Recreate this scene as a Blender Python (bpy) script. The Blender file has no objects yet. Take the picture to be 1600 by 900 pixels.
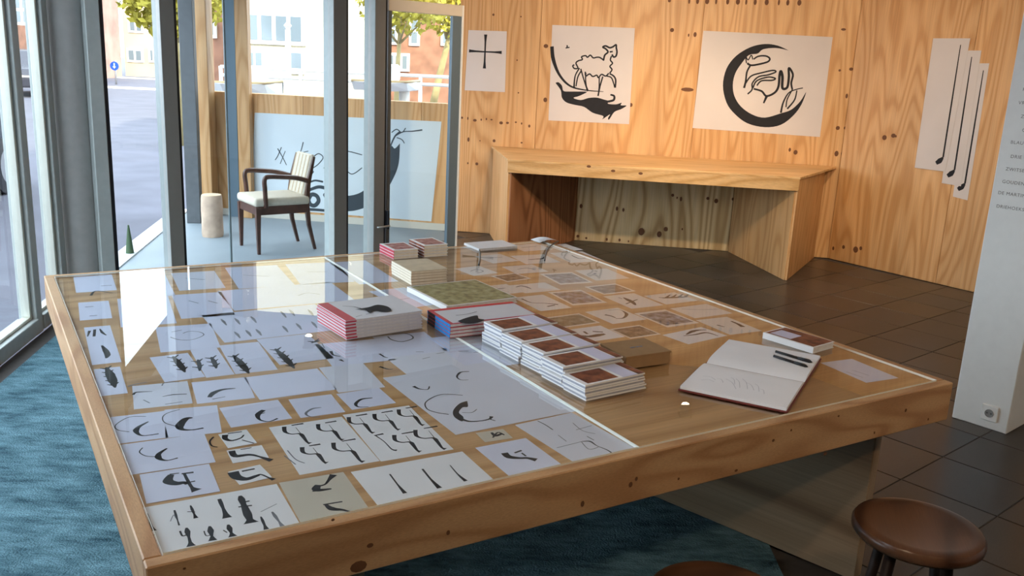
import bpy, bmesh, math, random
from mathutils import Vector, Matrix
random.seed(7)
S = bpy.context.scene
COL = S.collection
R_ = math.radians

# ---------------------------------------------------------------- camera
F = 1400.0; EYE = 1.70
_d = Vector((540-800, 6000-450, F)).normalized()          # direction of plumb in camera axes (x right, y down, z forward)
_up = -_d
_fw = (Vector((0, 0, 1)) - _up*_up.z).normalized()
_rt = _fw.cross(_up)
if _rt.x < 0: _rt = -_rt
cd = bpy.data.cameras.new('camera'); cam = bpy.data.objects.new('camera', cd); COL.objects.link(cam)
cd.sensor_width = 36; cd.lens = F/1600*36; cd.clip_end = 500; cd.clip_start = .02
_c = [Vector((_rt[i], _fw[i], _up[i])) for i in range(3)]  # world images of camera x, y, z
m = Matrix(((_c[0].x, -_c[1].x, -_c[2].x, 0), (_c[0].y, -_c[1].y, -_c[2].y, 0), (_c[0].z, -_c[1].z, -_c[2].z, EYE), (0, 0, 0, 1)))
cam.matrix_world = m
S.camera = cam
def ray(x, y):
    v = Vector((x-800, y-450, F)); return Vector((_rt.dot(v), _fw.dot(v), _up.dot(v)))
EY = Vector((0, 0, EYE))
def at(x, y, z):                                            # photo point on the horizontal plane z
    v = ray(x, y); return EY + v*((z-EYE)/v.z)
def aty(x, y, Y):                                           # photo point on the plane y = Y
    v = ray(x, y); return EY + v*(Y/v.y)
def atw(x, y, A, B):                                        # photo point on the vertical plane through A, B
    v = ray(x, y); n = Vector((-(B[1]-A[1]), B[0]-A[0]))
    t = (A[0]*n.x + A[1]*n.y)/(v.x*n.x + v.y*n.y); return EY + v*t

# ---------------------------------------------------------------- world, sun, view
w = bpy.data.worlds.new('sky'); S.world = w; w.use_nodes = True
bg = w.node_tree.nodes['Background']; bg.inputs[0].default_value = (.88, .93, 1, 1); bg.inputs[1].default_value = 5.2
sl = bpy.data.lights.new('sun', 'SUN'); sl.energy = 7; sl.angle = R_(1); sl.color = (1, .82, .56)
so = bpy.data.objects.new('sun', sl); COL.objects.link(so)
so.rotation_euler = Vector((-.35, .8, -.50)).to_track_quat('-Z', 'Y').to_euler()
S.view_settings.view_transform = 'Standard'; S.view_settings.look = 'None'
S.view_settings.gamma = 1; S.view_settings.use_curve_mapping = False
S.view_settings.exposure = 0.12

# ---------------------------------------------------------------- materials
MATS = {}
def nodes(name):
    M = bpy.data.materials.new(name); M.use_nodes = True; MATS[name] = M
    nt = M.node_tree; b = nt.nodes['Principled BSDF']; return M, nt, b
def plain(name, col, rough=.6, metal=0, spec=.3, var=.0, scale=20, bump=0):
    if name in MATS: return MATS[name]
    M, nt, b = nodes(name)
    b.inputs['Base Color'].default_value = (*col, 1); b.inputs['Roughness'].default_value = rough
    b.inputs['Metallic'].default_value = metal; b.inputs['Specular IOR Level'].default_value = spec
    tc = nt.nodes.new('ShaderNodeTexCoord'); n = nt.nodes.new('ShaderNodeTexNoise')
    n.inputs['Scale'].default_value = scale; n.inputs['Detail'].default_value = 4
    nt.links.new(tc.outputs['Object'], n.inputs['Vector'])
    r = nt.nodes.new('ShaderNodeValToRGB'); v = max(var, .02)
    r.color_ramp.elements[0].position = .3; r.color_ramp.elements[1].position = .7
    r.color_ramp.elements[0].color = (*[c*(1-v) for c in col], 1); r.color_ramp.elements[1].color = (*[min(1, c*(1+v)) for c in col], 1)
    nt.links.new(n.outputs['Fac'], r.inputs[0]); nt.links.new(r.outputs[0], b.inputs['Base Color'])
    if bump:
        bp = nt.nodes.new('ShaderNodeBump'); bp.inputs['Strength'].default_value = bump; bp.inputs['Distance'].default_value = .01
        nt.links.new(n.outputs['Fac'], bp.inputs['Height']); nt.links.new(bp.outputs[0], b.inputs['Normal'])
    return M
def ply(name, light, mid, dark, stretch=(2.4, 2.4, .42), rough=.45, rings=34, spec=.35):
    """rotary-cut plywood: contour-line grain drawn out along one axis"""
    M, nt, b = nodes(name)
    N = nt.nodes.new; L = nt.links.new
    tc = N('ShaderNodeTexCoord'); oi = N('ShaderNodeObjectInfo')
    mp = N('ShaderNodeMapping'); mp.inputs['Scale'].default_value = stretch
    va = N('ShaderNodeVectorMath'); va.operation = 'ADD'
    sc = N('ShaderNodeMath'); sc.operation = 'MULTIPLY'; sc.inputs[1].default_value = 37.0
    L(oi.outputs['Random'], sc.inputs[0]); L(tc.outputs['Object'], mp.inputs['Vector'])
    L(mp.outputs[0], va.inputs[0]); L(sc.outputs[0], va.inputs[1])
    n1 = N('ShaderNodeTexNoise'); n1.inputs['Scale'].default_value = 1.0; n1.inputs['Detail'].default_value = 1.5; n1.inputs['Roughness'].default_value = .35
    L(va.outputs[0], n1.inputs['Vector'])
    mu = N('ShaderNodeMath'); mu.operation = 'MULTIPLY'; mu.inputs[1].default_value = rings*2.6
    L(n1.outputs['Fac'], mu.inputs[0])
    sn = N('ShaderNodeMath'); sn.operation = 'SINE'; L(mu.outputs[0], sn.inputs[0])
    mr = N('ShaderNodeMapRange'); mr.inputs[1].default_value = -1; mr.inputs[2].default_value = 1; L(sn.outputs[0], mr.inputs[0])
    rp = N('ShaderNodeValToRGB'); e = rp.color_ramp.elements
    e[0].position = 0; e[0].color = (*dark, 1); e[1].position = .35; e[1].color = (*mid, 1)
    x = e.new(1.0); x.color = (*light, 1); L(mr.outputs[0], rp.inputs[0])
    # fine fibre + broad tone
    m2 = N('ShaderNodeMapping'); m2.inputs['Scale'].default_value = tuple(60*s if s > 1 else 3 for s in stretch); L(tc.outputs['Object'], m2.inputs['Vector'])
    n2 = N('ShaderNodeTexNoise'); n2.inputs['Scale'].default_value = 1; n2.inputs['Detail'].default_value = 3; L(m2.outputs[0], n2.inputs['Vector'])
    n3 = N('ShaderNodeTexNoise'); n3.inputs['Scale'].default_value = .9; n3.inputs['Detail'].default_value = 2; L(va.outputs[0], n3.inputs['Vector'])
    ad = N('ShaderNodeMath'); ad.operation = 'ADD'; L(n2.outputs['Fac'], ad.inputs[0]); L(n3.outputs['Fac'], ad.inputs[1])
    r2 = N('ShaderNodeMapRange'); r2.inputs[1].default_value = .6; r2.inputs[2].default_value = 1.4; r2.inputs[3].default_value = .78; r2.inputs[4].default_value = 1.18
    L(ad.outputs[0], r2.inputs[0])
    mx = N('ShaderNodeVectorMath'); mx.operation = 'SCALE'; L(rp.outputs[0], mx.inputs[0]); L(r2.outputs[0], mx.inputs['Scale'])
    L(mx.outputs[0], b.inputs['Base Color']); b.inputs['Roughness'].default_value = rough; b.inputs['Specular IOR Level'].default_value = spec
    return M
def glass(name, tint=(.93, .98, .97), boost=1.0):
    M, nt, b = nodes(name); nt.nodes.remove(b); N = nt.nodes.new; L = nt.links.new
    out = nt.nodes['Material Output']; t = N('ShaderNodeBsdfTransparent'); t.inputs[0].default_value = (*tint, 1)
    g = N('ShaderNodeBsdfGlossy'); g.inputs['Roughness'].default_value = 0.0
    fr = N('ShaderNodeFresnel'); fr.inputs[0].default_value = 1.5
    mu = N('ShaderNodeMath'); mu.operation = 'MULTIPLY'; mu.inputs[1].default_value = boost; mu.use_clamp = True; L(fr.outputs[0], mu.inputs[0])
    geo = N('ShaderNodeNewGeometry'); inv = N('ShaderNodeMath'); inv.operation = 'SUBTRACT'; inv.inputs[0].default_value = 1; L(geo.outputs['Backfacing'], inv.inputs[1])
    m2 = N('ShaderNodeMath'); m2.operation = 'MULTIPLY'; L(mu.outputs[0], m2.inputs[0]); L(inv.outputs[0], m2.inputs[1])
    mx = N('ShaderNodeMixShader'); L(m2.outputs[0], mx.inputs[0]); L(t.outputs[0], mx.inputs[1]); L(g.outputs[0], mx.inputs[2]); L(mx.outputs[0], out.inputs[0])
    return M
PLYW = ply('plywood_wall', (.63, .375, .175), (.585, .335, .145), (.51, .27, .105), stretch=(3.4, 3.4, .42))
PLYX = ply('plywood_counter', (.66, .42, .20), (.61, .375, .165), (.52, .30, .115), stretch=(.42, 2.4, 2.4))
PLYT = ply('plywood_tabletop', (.66, .40, .19), (.60, .35, .155), (.50, .275, .11), stretch=(.4, 2.6, 2.4), rings=26)
PLYE = ply('pine_board', (.55, .33, .17), (.50, .285, .14), (.41, .215, .10), stretch=(1.6, 8, 8), rings=12)
PLYP = ply('plywood_pale', (.66, .50, .28), (.58, .41, .21), (.42, .27, .12))
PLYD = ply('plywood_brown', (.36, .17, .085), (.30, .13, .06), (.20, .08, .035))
GLW = glass('window_glass', (.90, .96, .98), 1.0)
GLT = glass('table_glass', (.97, .985, .99), 1.15)
KNOT = plain('knot_wood', (.14, .06, .028), .7, var=.3)
PAPER = plain('paper_white', (.84, .84, .88), .75, var=.03, scale=6)
PAPLIL = plain('paper_lilac', (.72, .74, .90), .75, var=.03, scale=6)
PAPGREY = plain('paper_grey', (.74, .75, .85), .75, var=.03, scale=6)
PAPTAN = plain('paper_tan', (.62, .57, .48), .75, var=.03, scale=6)
PAPWARM = plain('paper_warm', (.82, .77, .74), .75, var=.04, scale=4)
INK = plain('black_ink', (.012, .012, .016), .7, var=.1)
INKG = plain('grey_ink', (.20, .21, .25), .7, var=.1)
FRAME = plain('grey_frame', (.44, .47, .46), .45, .1, var=.05)
FRAMED = plain('dark_frame', (.12, .13, .14), .45, .2, var=.08)
WHITE = plain('white_paint', (.80, .79, .77), .6, var=.02)
BLACK = plain('black_plastic', (.015, .015, .018), .35, var=.1)

# ---------------------------------------------------------------- helpers
def link(o, parent=None):
    COL.objects.link(o)
    if parent is not None: o.parent = parent
    return o
def mesh(name, vs, fs, mat, parent=None, smooth=False):
    me = bpy.data.meshes.new(name); me.from_pydata([tuple(v) for v in vs], [], fs); me.validate(); me.update()
    bm = bmesh.new(); bm.from_mesh(me); bmesh.ops.recalc_face_normals(bm, faces=bm.faces); bm.to_mesh(me); bm.free()
    if isinstance(mat, (list, tuple)):
        for q in mat: me.materials.append(q)
    else: me.materials.append(mat)
    if smooth:
        for p in me.polygons: p.use_smooth = True
    return link(bpy.data.objects.new(name, me), parent)
def tag(o, label, cat=None, group=None, kind=None):
    o['label'] = label
    if cat: o['category'] = cat
    if group: o['group'] = group
    if kind: o['kind'] = kind
    return o
def struct(o, label=None):
    o['kind'] = 'structure'
    if label: o['label'] = label
    return o
def empty(name, loc=(0, 0, 0), rz=0, label=None, cat=None, group=None):
    o = bpy.data.objects.new(name, None); o.location = loc; o.rotation_euler = (0, 0, rz); o.empty_display_size = .05
    link(o)
    if label: tag(o, label, cat, group)
    return o
def bevelled(o, w, seg=1):
    md = o.modifiers.new('bevel', 'BEVEL'); md.width = w; md.segments = seg; md.limit_method = 'ANGLE'; return o
def box(name, c, s, mat, parent=None, rz=0, bev=0):
    hx, hy, hz = s[0]/2, s[1]/2, s[2]/2
    vs = [(x, y, z) for z in (-hz, hz) for x, y in ((-hx, -hy), (hx, -hy), (hx, hy), (-hx, hy))]
    fs = [(3, 2, 1, 0), (4, 5, 6, 7), (0, 1, 5, 4), (1, 2, 6, 5), (2, 3, 7, 6), (3, 0, 4, 7)]
    o = mesh(name, vs, fs, mat, parent); o.location = c; o.rotation_euler = (0, 0, rz)
    if bev: bevelled(o, bev)
    return o
def prism(name, pts, z0, z1, mat, parent=None, bev=0):
    n = len(pts); cx = sum(p[0] for p in pts)/n; cy = sum(p[1] for p in pts)/n
    vs = [(p[0]-cx, p[1]-cy, 0) for p in pts] + [(p[0]-cx, p[1]-cy, z1-z0) for p in pts]
    fs = [tuple(range(n)), tuple(range(n, 2*n))] + [(i, (i+1) % n, n+(i+1) % n, n+i) for i in range(n)]
    o = mesh(name, vs, fs, mat, parent)
    o.location = (cx, cy, z0)
    if bev: bevelled(o, bev)
    return o
def lathe(name, prof, mat, parent=None, seg=28, loc=(0, 0, 0)):
    vs, fs = [], []
    for r, z in prof:
        for k in range(seg):
            a = 2*math.pi*k/seg; vs.append((r*math.cos(a), r*math.sin(a), z))
    for i in range(len(prof)-1):
        for k in range(seg):
            fs.append((i*seg+k, i*seg+(k+1) % seg, (i+1)*seg+(k+1) % seg, (i+1)*seg+k))
    fs.append(tuple(range(seg))); fs.append(tuple(range((len(prof)-1)*seg, len(prof)*seg)))
    o = mesh(name, vs, fs, mat, parent, smooth=True); o.location = loc
    try:
        md = o.modifiers.new('edge', 'EDGE_SPLIT'); md.split_angle = R_(40)
    except Exception: pass
    return o
def tube(name, pts, rad, mat, parent=None, seg=8):
    """swept tube; rad a number or one per point; square section if seg == 4"""
    pts = [Vector(p) for p in pts]; n = len(pts)
    rr = rad if isinstance(rad, (list, tuple)) else [rad]*n
    vs, fs = [], []; prev = None
    for i, p in enumerate(pts):
        t = (pts[min(i+1, n-1)] - pts[max(i-1, 0)]).normalized()
        a = prev if prev is not None else (Vector((0, 0, 1)) if abs(t.z) < .9 else Vector((1, 0, 0)))
        u = (a - t*a.dot(t)).normalized(); v = t.cross(u); prev = u
        for k in range(seg):
            an = 2*math.pi*(k+.5)/seg; vs.append(p + (u*math.cos(an) + v*math.sin(an))*rr[i])
    for i in range(n-1):
        for k in range(seg): fs.append((i*seg+k, i*seg+(k+1) % seg, (i+1)*seg+(k+1) % seg, (i+1)*seg+k))
    fs.append(tuple(range(seg))); fs.append(tuple(range((n-1)*seg, n*seg)))
    return mesh(name, vs, fs, mat, parent, smooth=seg > 4)
def spline(pts, k=6):
    P = [Vector(p) for p in pts]
    if len(P) < 3: return P
    out = []
    for i in range(len(P)-1):
        a = P[max(i-1, 0)]; b = P[i]; c = P[i+1]; d = P[min(i+2, len(P)-1)]
        for j in range(k):
            t = j/k; out.append(.5*((2*b)+(c-a)*t+(2*a-5*b+4*c-d)*t*t+(3*b-a-3*c+d)*t**3))
    out.append(P[-1]); return out
SPLIT = []
def print_mesh(name, strokes, proj, nrm, off, mat, parent, origin):
    """flat print: strokes = (widths_mm, [photo points], fill?) put on the sheet's plane"""
    if len(strokes) in (2, 3, 4) and not name.startswith('cover') and name != 'handwriting':
        for st in strokes[1:]: SPLIT.append(print_mesh(name, [st], proj, nrm, off, mat, parent, origin))
        strokes = strokes[:1]
    vs, fs = [], []; nrm = Vector(nrm); origin = Vector(origin)
    for st in strokes:
        wd, pts = st[0], st[1]
        if wd is None:                                       # filled outline
            q = [proj(x, y) for x, y in [(p.x, p.y) for p in spline([(a, b, 0) for a, b in pts+pts[:1]], 4)[:-1]]]
            from mathutils.geometry import tessellate_polygon
            base = len(vs); vs += [p + nrm*off - origin for p in q]
            for t in tessellate_polygon([q]): fs.append(tuple(base+i for i in t))
            continue
        q = [proj(p.x, p.y) for p in spline([(a, b, 0) for a, b in pts])]
        w0 = wd if isinstance(wd, (list, tuple)) else [wd, wd]; n = len(q); base = len(vs)
        for i, p in enumerate(q):
            t = (q[min(i+1, n-1)] - q[max(i-1, 0)])
            s = t.cross(nrm).normalized(); f = i/(n-1)*(len(w0)-1); a = int(min(f, len(w0)-2)); ww = w0[a]+(w0[a+1]-w0[a])*(f-a)
            vs += [p+s*ww*.0005+nrm*off-origin, p-s*ww*.0005+nrm*off-origin]
        for i in range(n-1): fs.append((base+2*i, base+2*i+1, base+2*i+3, base+2*i+2))
    me = bpy.data.meshes.new(name); me.from_pydata([tuple(v) for v in vs], [], fs); me.update(); me.materials.append(mat)
    o = link(bpy.data.objects.new(name, me), parent); return o

# ================================================================ SETTING
# plan of the room
def fac(y): return -2.70-.16*(y-4.48)                        # glazed street front, x as a function of y
WB0, WB1 = (-3.42, 9.385), (3.03, 8.50)                      # plywood back wall
WR1 = (4.6, 6.33)                                            # right plywood wall from WB1 to WR1
GA, GB = (-2.80, 5.80), (-.52, 7.62)                         # glass partition to the porch
gd = (Vector(GB)-Vector(GA)).normalized(); gn = Vector((gd.y, -gd.x))
CEIL = 2.75
def wallpt(x, off=0):
    t = (x-WB0[0])/(WB1[0]-WB0[0]); return (x, WB0[1]+(WB1[1]-WB0[1])*t+off)

# ground outside
ASPH = plain('asphalt', (.135, .135, .17), .85, var=.12, scale=1.5)
g = mesh('ground_street', [(-60, -20, -.06), (60, -20, -.06), (60, 120, -.06), (-60, 120, -.06)], [(0, 1, 2, 3)], ASPH)
struct(g, 'grey lilac asphalt street outside the glass front')
# interior floor (grout bed) and slate tiles
GROUT = plain('grout', (.085, .075, .07), .8, var=.1)
room = [(fac(-3)-.06, -3.05), (5.26, -3.05), (5.26, 5.5), (WR1[0]+.09, WR1[1]+.07), (WB1[0]+.06, WB1[1]+.1), wallpt(-.62, .1), GB, GA, (fac(5.8), 5.8)]
fl = prism('floor', room, -.12, -.004, GROUT); struct(fl, 'dark slate tile floor')
def slate(i):
    return ply('slate_%d' % i, *[[(.050, .042, .038), (.046, .039, .035), (.040, .034, .031)], [(.042, .040, .042), (.039, .037, .039), (.034, .033, .035)],
        [(.060, .047, .038), (.055, .044, .036), (.048, .038, .031)]][i], stretch=(1.3, 4, 2.4), rough=.32, rings=5, spec=.4)
SL = [slate(i) for i in range(3)]
carpet_edge = [(.99, -3), (.99, 2.6), (1.0, 3.02), (.62, 3.38), (-.30, 5.1), (-.9, 7.2)]
def in_carpet(x, y):
    for (x0, y0), (x1, y1) in zip(carpet_edge[:-1], carpet_edge[1:]):
        if y0 <= y <= y1: return x < x0+(x1-x0)*(y-y0)/(y1-y0)
    return x < -.9
TS = .405; ta = R_(41); tile_me = None; ntile = 0
def inside(p, poly):
    c = False; n = len(poly)
    for i in range(n):
        (x0, y0), (x1, y1) = poly[i], poly[(i+1) % n]
        if (y0 > p[1]) != (y1 > p[1]) and p[0] < (x1-x0)*(p[1]-y0)/(y1-y0)+x0: c = not c
    return c
tiles = []
for i in range(-30, 40):
    for j in range(-30, 40):
        u, v = (i+.5)*TS, (j+.5)*TS
        x = u*math.cos(ta)-v*math.sin(ta)+.06; y = u*math.sin(ta)+v*math.cos(ta)+.02
        if not (1.2 < y < 9.3 and -.9 < x < 4.8): continue
        if in_carpet(x-.28, y): continue
        if not (inside((x, y), room)): continue
        # keep those the camera can see or that lie close to the view
        d = Vector((x, y)); tiles.append((x, y))
tme = []
for k in range(3):
    o = box('tile', (0, 0, 0), (TS-.006, TS-.006, .008), SL[k]); bevelled(o, .0015); tme.append(o)
tiles.sort(key=lambda p: p[0]**2+p[1]**2)
used = [False]*3
for x, y in tiles[:295]:
    k = random.randrange(3)
    o = tme[k] if not used[k] else tme[k].copy()
    if used[k]: COL.objects.link(o)
    used[k] = True; o.parent = fl
    o.location = Vector((x, y, -.004+random.uniform(-.0006, .0006))) - fl.location; o.rotation_euler = (0, 0, ta+random.choice((0, math.pi)))
# carpet
M, nt, b = nodes('blue_carpet')
tc = nt.nodes.new('ShaderNodeTexCoord'); n = nt.nodes.new('ShaderNodeTexNoise'); n.inputs['Scale'].default_value = 6; n.inputs['Detail'].default_value = 9; n.inputs['Roughness'].default_value = .74
mpc = nt.nodes.new('ShaderNodeMapping'); mpc.inputs['Scale'].default_value = (.8, 2.2, 1); mpc.inputs['Rotation'].default_value = (0, 0, .2)
nt.links.new(tc.outputs['Object'], mpc.inputs[0]); nt.links.new(mpc.outputs[0], n.inputs['Vector'])
r = nt.nodes.new('ShaderNodeValToRGB'); r.color_ramp.elements[0].position = .32; r.color_ramp.elements[1].position = .68
r.color_ramp.elements[0].color = (.016, .050, .072, 1); r.color_ramp.elements[1].color = (.16, .29, .35, 1)
nt.links.new(n.outputs['Fac'], r.inputs[0]); nt.links.new(r.outputs[0], b.inputs['Base Color']); b.inputs['Roughness'].default_value = .95; b.inputs['Specular IOR Level'].default_value = .1
n2 = nt.nodes.new('ShaderNodeTexNoise'); n2.inputs['Scale'].default_value = 130; nt.links.new(tc.outputs['Object'], n2.inputs['Vector'])
bp = nt.nodes.new('ShaderNodeBump'); bp.inputs['Strength'].default_value = .7; bp.inputs['Distance'].default_value = .01; nt.links.new(n2.outputs['Fac'], bp.inputs['Height']); nt.links.new(bp.outputs[0], b.inputs['Normal'])
cp = prism('carpet', [(fac(-2.9)+.06, -2.9), (.99, -2.9), *carpet_edge[1:], (-.95, 7.18), (-2.62, 5.86), (fac(5.6)+.1, 5.6)], -.003, .004, M)
tag(cp, 'mottled teal blue carpet along the glass street front', 'carpet')
# porch floor
PF = plain('porch_concrete', (.26, .31, .35), .55, var=.07, scale=2, spec=.4)
pf = prism('floor_porch', [(fac(5.8), 5.8), GA, GB, wallpt(-.62), wallpt(-3.42), (fac(9.38), 9.38)], -.12, 0, PF); struct(pf, 'smooth blue grey porch floor under the armchair')
kb = prism('kerb_strip', [(fac(5.6)-.16, 5.6), (fac(5.6), 5.6), (fac(9.5), 9.5), (fac(9.5)-.16, 9.5)], -.1, .012, plain('kerb_white', (.62, .63, .66), .8, var=.08)); struct(kb, 'white kerb along the porch edge')

# plywood back wall: backing + panels
ang_b = math.atan2(WB1[1]-WB0[1], WB1[0]-WB0[0])
wdirb = Vector((math.cos(ang_b), math.sin(ang_b))); wnb = Vector((wdirb.y, -wdirb.x))
def wall_strip(name, A, B, z0, z1, th, mat, parent=None, front=0):
    A = Vector(A); B = Vector(B); d = (B-A).normalized(); n = Vector((d.y, -d.x))
    L = (B-A).length; c = (A+B)/2 - n*(th/2) + n*front
    return box(name, (c.x, c.y, (z0+z1)/2), (L, th, z1-z0), mat, parent, math.atan2(d.y, d.x))
back = wall_strip('wall_back', wallpt(-.62), wallpt(3.16), 0, CEIL, .12, PLYW, front=-.014); struct(back, 'tall wall clad in orange plywood sheets')
back_inv = None
def child_of(o, parent):
    bpy.context.view_layer.update(); o.parent = parent; o.matrix_parent_inverse = parent.matrix_world.inverted(); return o
def wx(px, py, A=WB0, B=WB1): return atw(px, py, A, B)
seams = [-.62, wx(842, 100).x, wx(1092, 100).x, WB1[0]]
panels = []
for a, b_ in zip(seams[:-1], seams[1:]):
    p = wall_strip('panel', wallpt(a+.002), wallpt(b_-.002), 0.004, CEIL, .014, PLYW); bevelled(p, .002); child_of(p, back); panels.append(p)
lowz = 1.27
lowall = wall_strip('wall_porch', WB0, wallpt(-.625), 0, lowz, .12, PLYW, front=-.014); struct(lowall, 'low plywood wall behind the porch')
for a, b_ in ((-3.42, -2.2), (-2.2, -.98), (-.98, -.625)):
    p = wall_strip('panel', wallpt(a+.002), wallpt(b_-.002), .004, lowz, .014, PLYW); child_of(p, lowall)
bb = wall_strip('baseboard_porch', WB0, wallpt(-.625), 0.001, .07, .012, plain('pale_base', (.60, .58, .52), .6), front=.0135); struct(bb)
# right wall
rw = wall_strip('wall_right', Vector(WB1)-(Vector(WR1)-Vector(WB1)).normalized()*.02, Vector(WR1)+(Vector(WR1)-Vector(WB1)).normalized()*.1, 0, CEIL, .12, PLYW, front=-.014); struct(rw, 'angled plywood wall behind the white pillar')
rd = (Vector(WR1)-Vector(WB1)).normalized(); rlen = (Vector(WR1)-Vector(WB1)).length
for a, b_ in ((0, 1.1), (1.1, rlen)):
    A = Vector(WB1)+rd*(a+.002); B = Vector(WB1)+rd*(b_-.002)
    p = wall_strip('panel', A, B, .004, CEIL, .014, PLYW); bevelled(p, .002); child_of(p, rw); panels.append(p)
# knots and plugs on the panels
kme = bpy.data.meshes.new('knot')
kv = [(math.cos(2*math.pi*k/10), 0, math.sin(2*math.pi*k/10)) for k in range(10)] + [(0, -.1, 0)]
kme.from_pydata(kv, [], [(k, (k+1) % 10, 10) for k in range(10)]); kme.materials.append(KNOT)
def knot(px, py, A, B, w, h, parent, lift=.0006, tilt=0):
    q = atw(px, py, A, B); d = (Vector((B[0], B[1]))-Vector((A[0], A[1]))).normalized(); n = Vector((d.y, -d.x))
    o = bpy.data.objects.new('knot', kme); link(o); o.scale = (w*.38, .004, h*.38); o.rotation_euler = (0, tilt, math.atan2(d.y, d.x))
    o.location = (q.x+n.x*lift, q.y+n.y*lift, q.z); child_of(o, parent); return o
for px, py, w_, h_ in ((722,184,.03,.03),(731,185,.02,.04),(742,188,.05,.035),(752,187,.02,.03),(760,186,.02,.03),(768,187,.03,.02),(783,192,.05,.04),(793,192,.04,.03),(806,191,.03,.02),(815,193,.02,.03),(827,197,.03,.04),
        (732,218,.03,.06),(750,220,.02,.015),(772,220,.04,.04),(815,223,.03,.02),(731,255,.02,.03),(745,256,.04,.04),(719,20,.02,.02),(771,23,.03,.03),(814,26,.02,.02),(808,94,.02,.02),(810,145,.02,.02)):
    knot(px, py, WB0, WB1, w_, h_, panels[0])
for px, py, w_, h_ in ((853,72,.06,.05),(852,156,.05,.06),(986,164,.04,.05),(1050,47,.05,.05),(1076,55,.02,.04),(1086,54,.04,.06),(1074,140,.16,.05),(1046,1,.04,.04)):
    knot(px, py, WB0, WB1, w_, h_, panels[1])
for k, px in enumerate((1077,1090,1105,1119,1137,1153,1166,1180,1198,1217,1231,1249)):
    knot(px, 1.5+k*.25, WB0, WB1, .025+.012*(k % 3), .07, panels[2])
for px, py, w_, h_ in ((1318,46,.06,.03),(1330,108,.05,.04),(1312,110,.03,.03),(1323,150,.03,.06),(1336,151,.07,.03),(1309,200,.05,.05),(1321,200,.04,.04),(1234,234,.03,.05),(1243,238,.05,.06),(1307,240,.05,.07),(1318,240,.06,.07)):
    knot(px, py, WB0, WB1, w_, h_, panels[2])
for px, py, w_, h_ in ((1382,215,.06,.06),(1396,212,.06,.05),(1400,213,.02,.03),(1320,19,.03,.03),(1288,385,.04,.06),(1302,388,.03,.05),(1318,386,.04,.05),(1337,390,.07,.08),(1345,388,.04,.05),(1301,312,.06,.03)):
    knot(px, py, WB1, WR1, w_, h_, panels[3])
# the rest of the shell (behind and beside the photographer)
wl = mesh('wall_rear', [(fac(-3), -3, 0), (5.2, -3, 0), (5.2, -3, CEIL), (fac(-3), -3, CEIL)], [(0, 1, 2, 3)], plain('rear_paint', (.35, .34, .33), .8)); struct(wl)
ws = mesh('wall_side', [(5.2, -3, 0), (5.2, 5.5, 0), (5.2, 5.5, CEIL), (5.2, -3, CEIL), (*WR1, 0), (*WR1, CEIL)], [(0, 1, 2, 3), (1, 4, 5, 2)], WHITE); struct(ws)
cl = prism('ceiling', [(fac(-3)-.05, -3.05), (5.25, -3.05), (5.25, 5.5), (4.7, 6.4), (3.1, 8.62), (-.66, 9.16), GB, GA, (fac(5.8)-.05, 5.8)], CEIL, CEIL+.15, plain('ceiling_paint', (.62, .62, .63), .8)); struct(cl)
pc = prism('ceiling_porch', [(fac(5.8)-.1, 5.8), GA, GB, (-.5, 9.2), (-3.6, 9.6)], 2.62, 2.78, plain('soffit_paint', (.78, .82, .84), .8)); struct(pc)
ub = prism('wall_upper_shade_block', [(fac(-3)-.05, -3.05), (5.4, -3.05), (5.4, 6), (3.3, 8.9), (-3.7, 9.7), (fac(5.8)-.05, 5.8)], CEIL+.16, 8.0, plain('shade_block', (.30, .20, .16), .85, var=.15)); struct(ub)  # unseen block added above the room to shade the near street

# ---------------------------------------------------------------- pillar with lettering
A = at(1487, 652, 0); B = at(1572, 679, 0); pA, pB = Vector((A.x, A.y)), Vector((B.x, B.y))
pd = (pB-pA).normalized(); pn = Vector((pd.y, -pd.x)); dep = .42
pil = prism('wall_pillar', [pA, pB, pB-pn*dep, pA-pn*dep], 0, CEIL, WHITE, bev=.004); struct(pil, 'white free-standing pillar with lines of small grey capitals')
TXT = plain('lettering_grey', (.20, .18, .17), .7)
lines = ['DE', 'KLEINE BEER', 'MEERMINNEN', 'GANS EN VOS', 'BLAUWE HERT', 'KLEINE HAAN', 'VROUWEHOED', 'ZEEROVERS', 'GROENE', 'BLAUWE HOND', 'DRIE GULDEN', 'ZWITSERSE KAT', 'GOUDEN LEEUW', 'DE MARTINUSMAN', 'DRIEHOEKSKETEN']
pys = [36, 57, 77, 98, 119, 140, 161, 182, 203, 223, 245, 265, 285, 303, 324]
pc0 = (pA+pB)/2
for tline, py in zip(lines, pys):
    mx = 1626-.168*py+0.0
    q = atw(mx, py, pA, pB)
    cu = bpy.data.curves.new('lettering', 'FONT'); cu.body = tline; cu.size = .0225; cu.align_x = 'CENTER'; cu.align_y = 'CENTER'; cu.space_character = 1.12
    to = bpy.data.objects.new('tmp', cu); COL.objects.link(to)
    bpy.context.view_layer.update()
    me = bpy.data.meshes.new_from_object(to.evaluated_get(bpy.context.evaluated_depsgraph_get())); bpy.data.objects.remove(to)
    me.materials.clear(); me.materials.append(TXT)
    o = bpy.data.objects.new('lettering', me); link(o); o.rotation_euler = (math.pi/2, 0, math.atan2(pd.y, pd.x))
    o.location = (pc0.x+pn.x*.0008, pc0.y+pn.y*.0008, q.z); child_of(o, pil)
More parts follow.
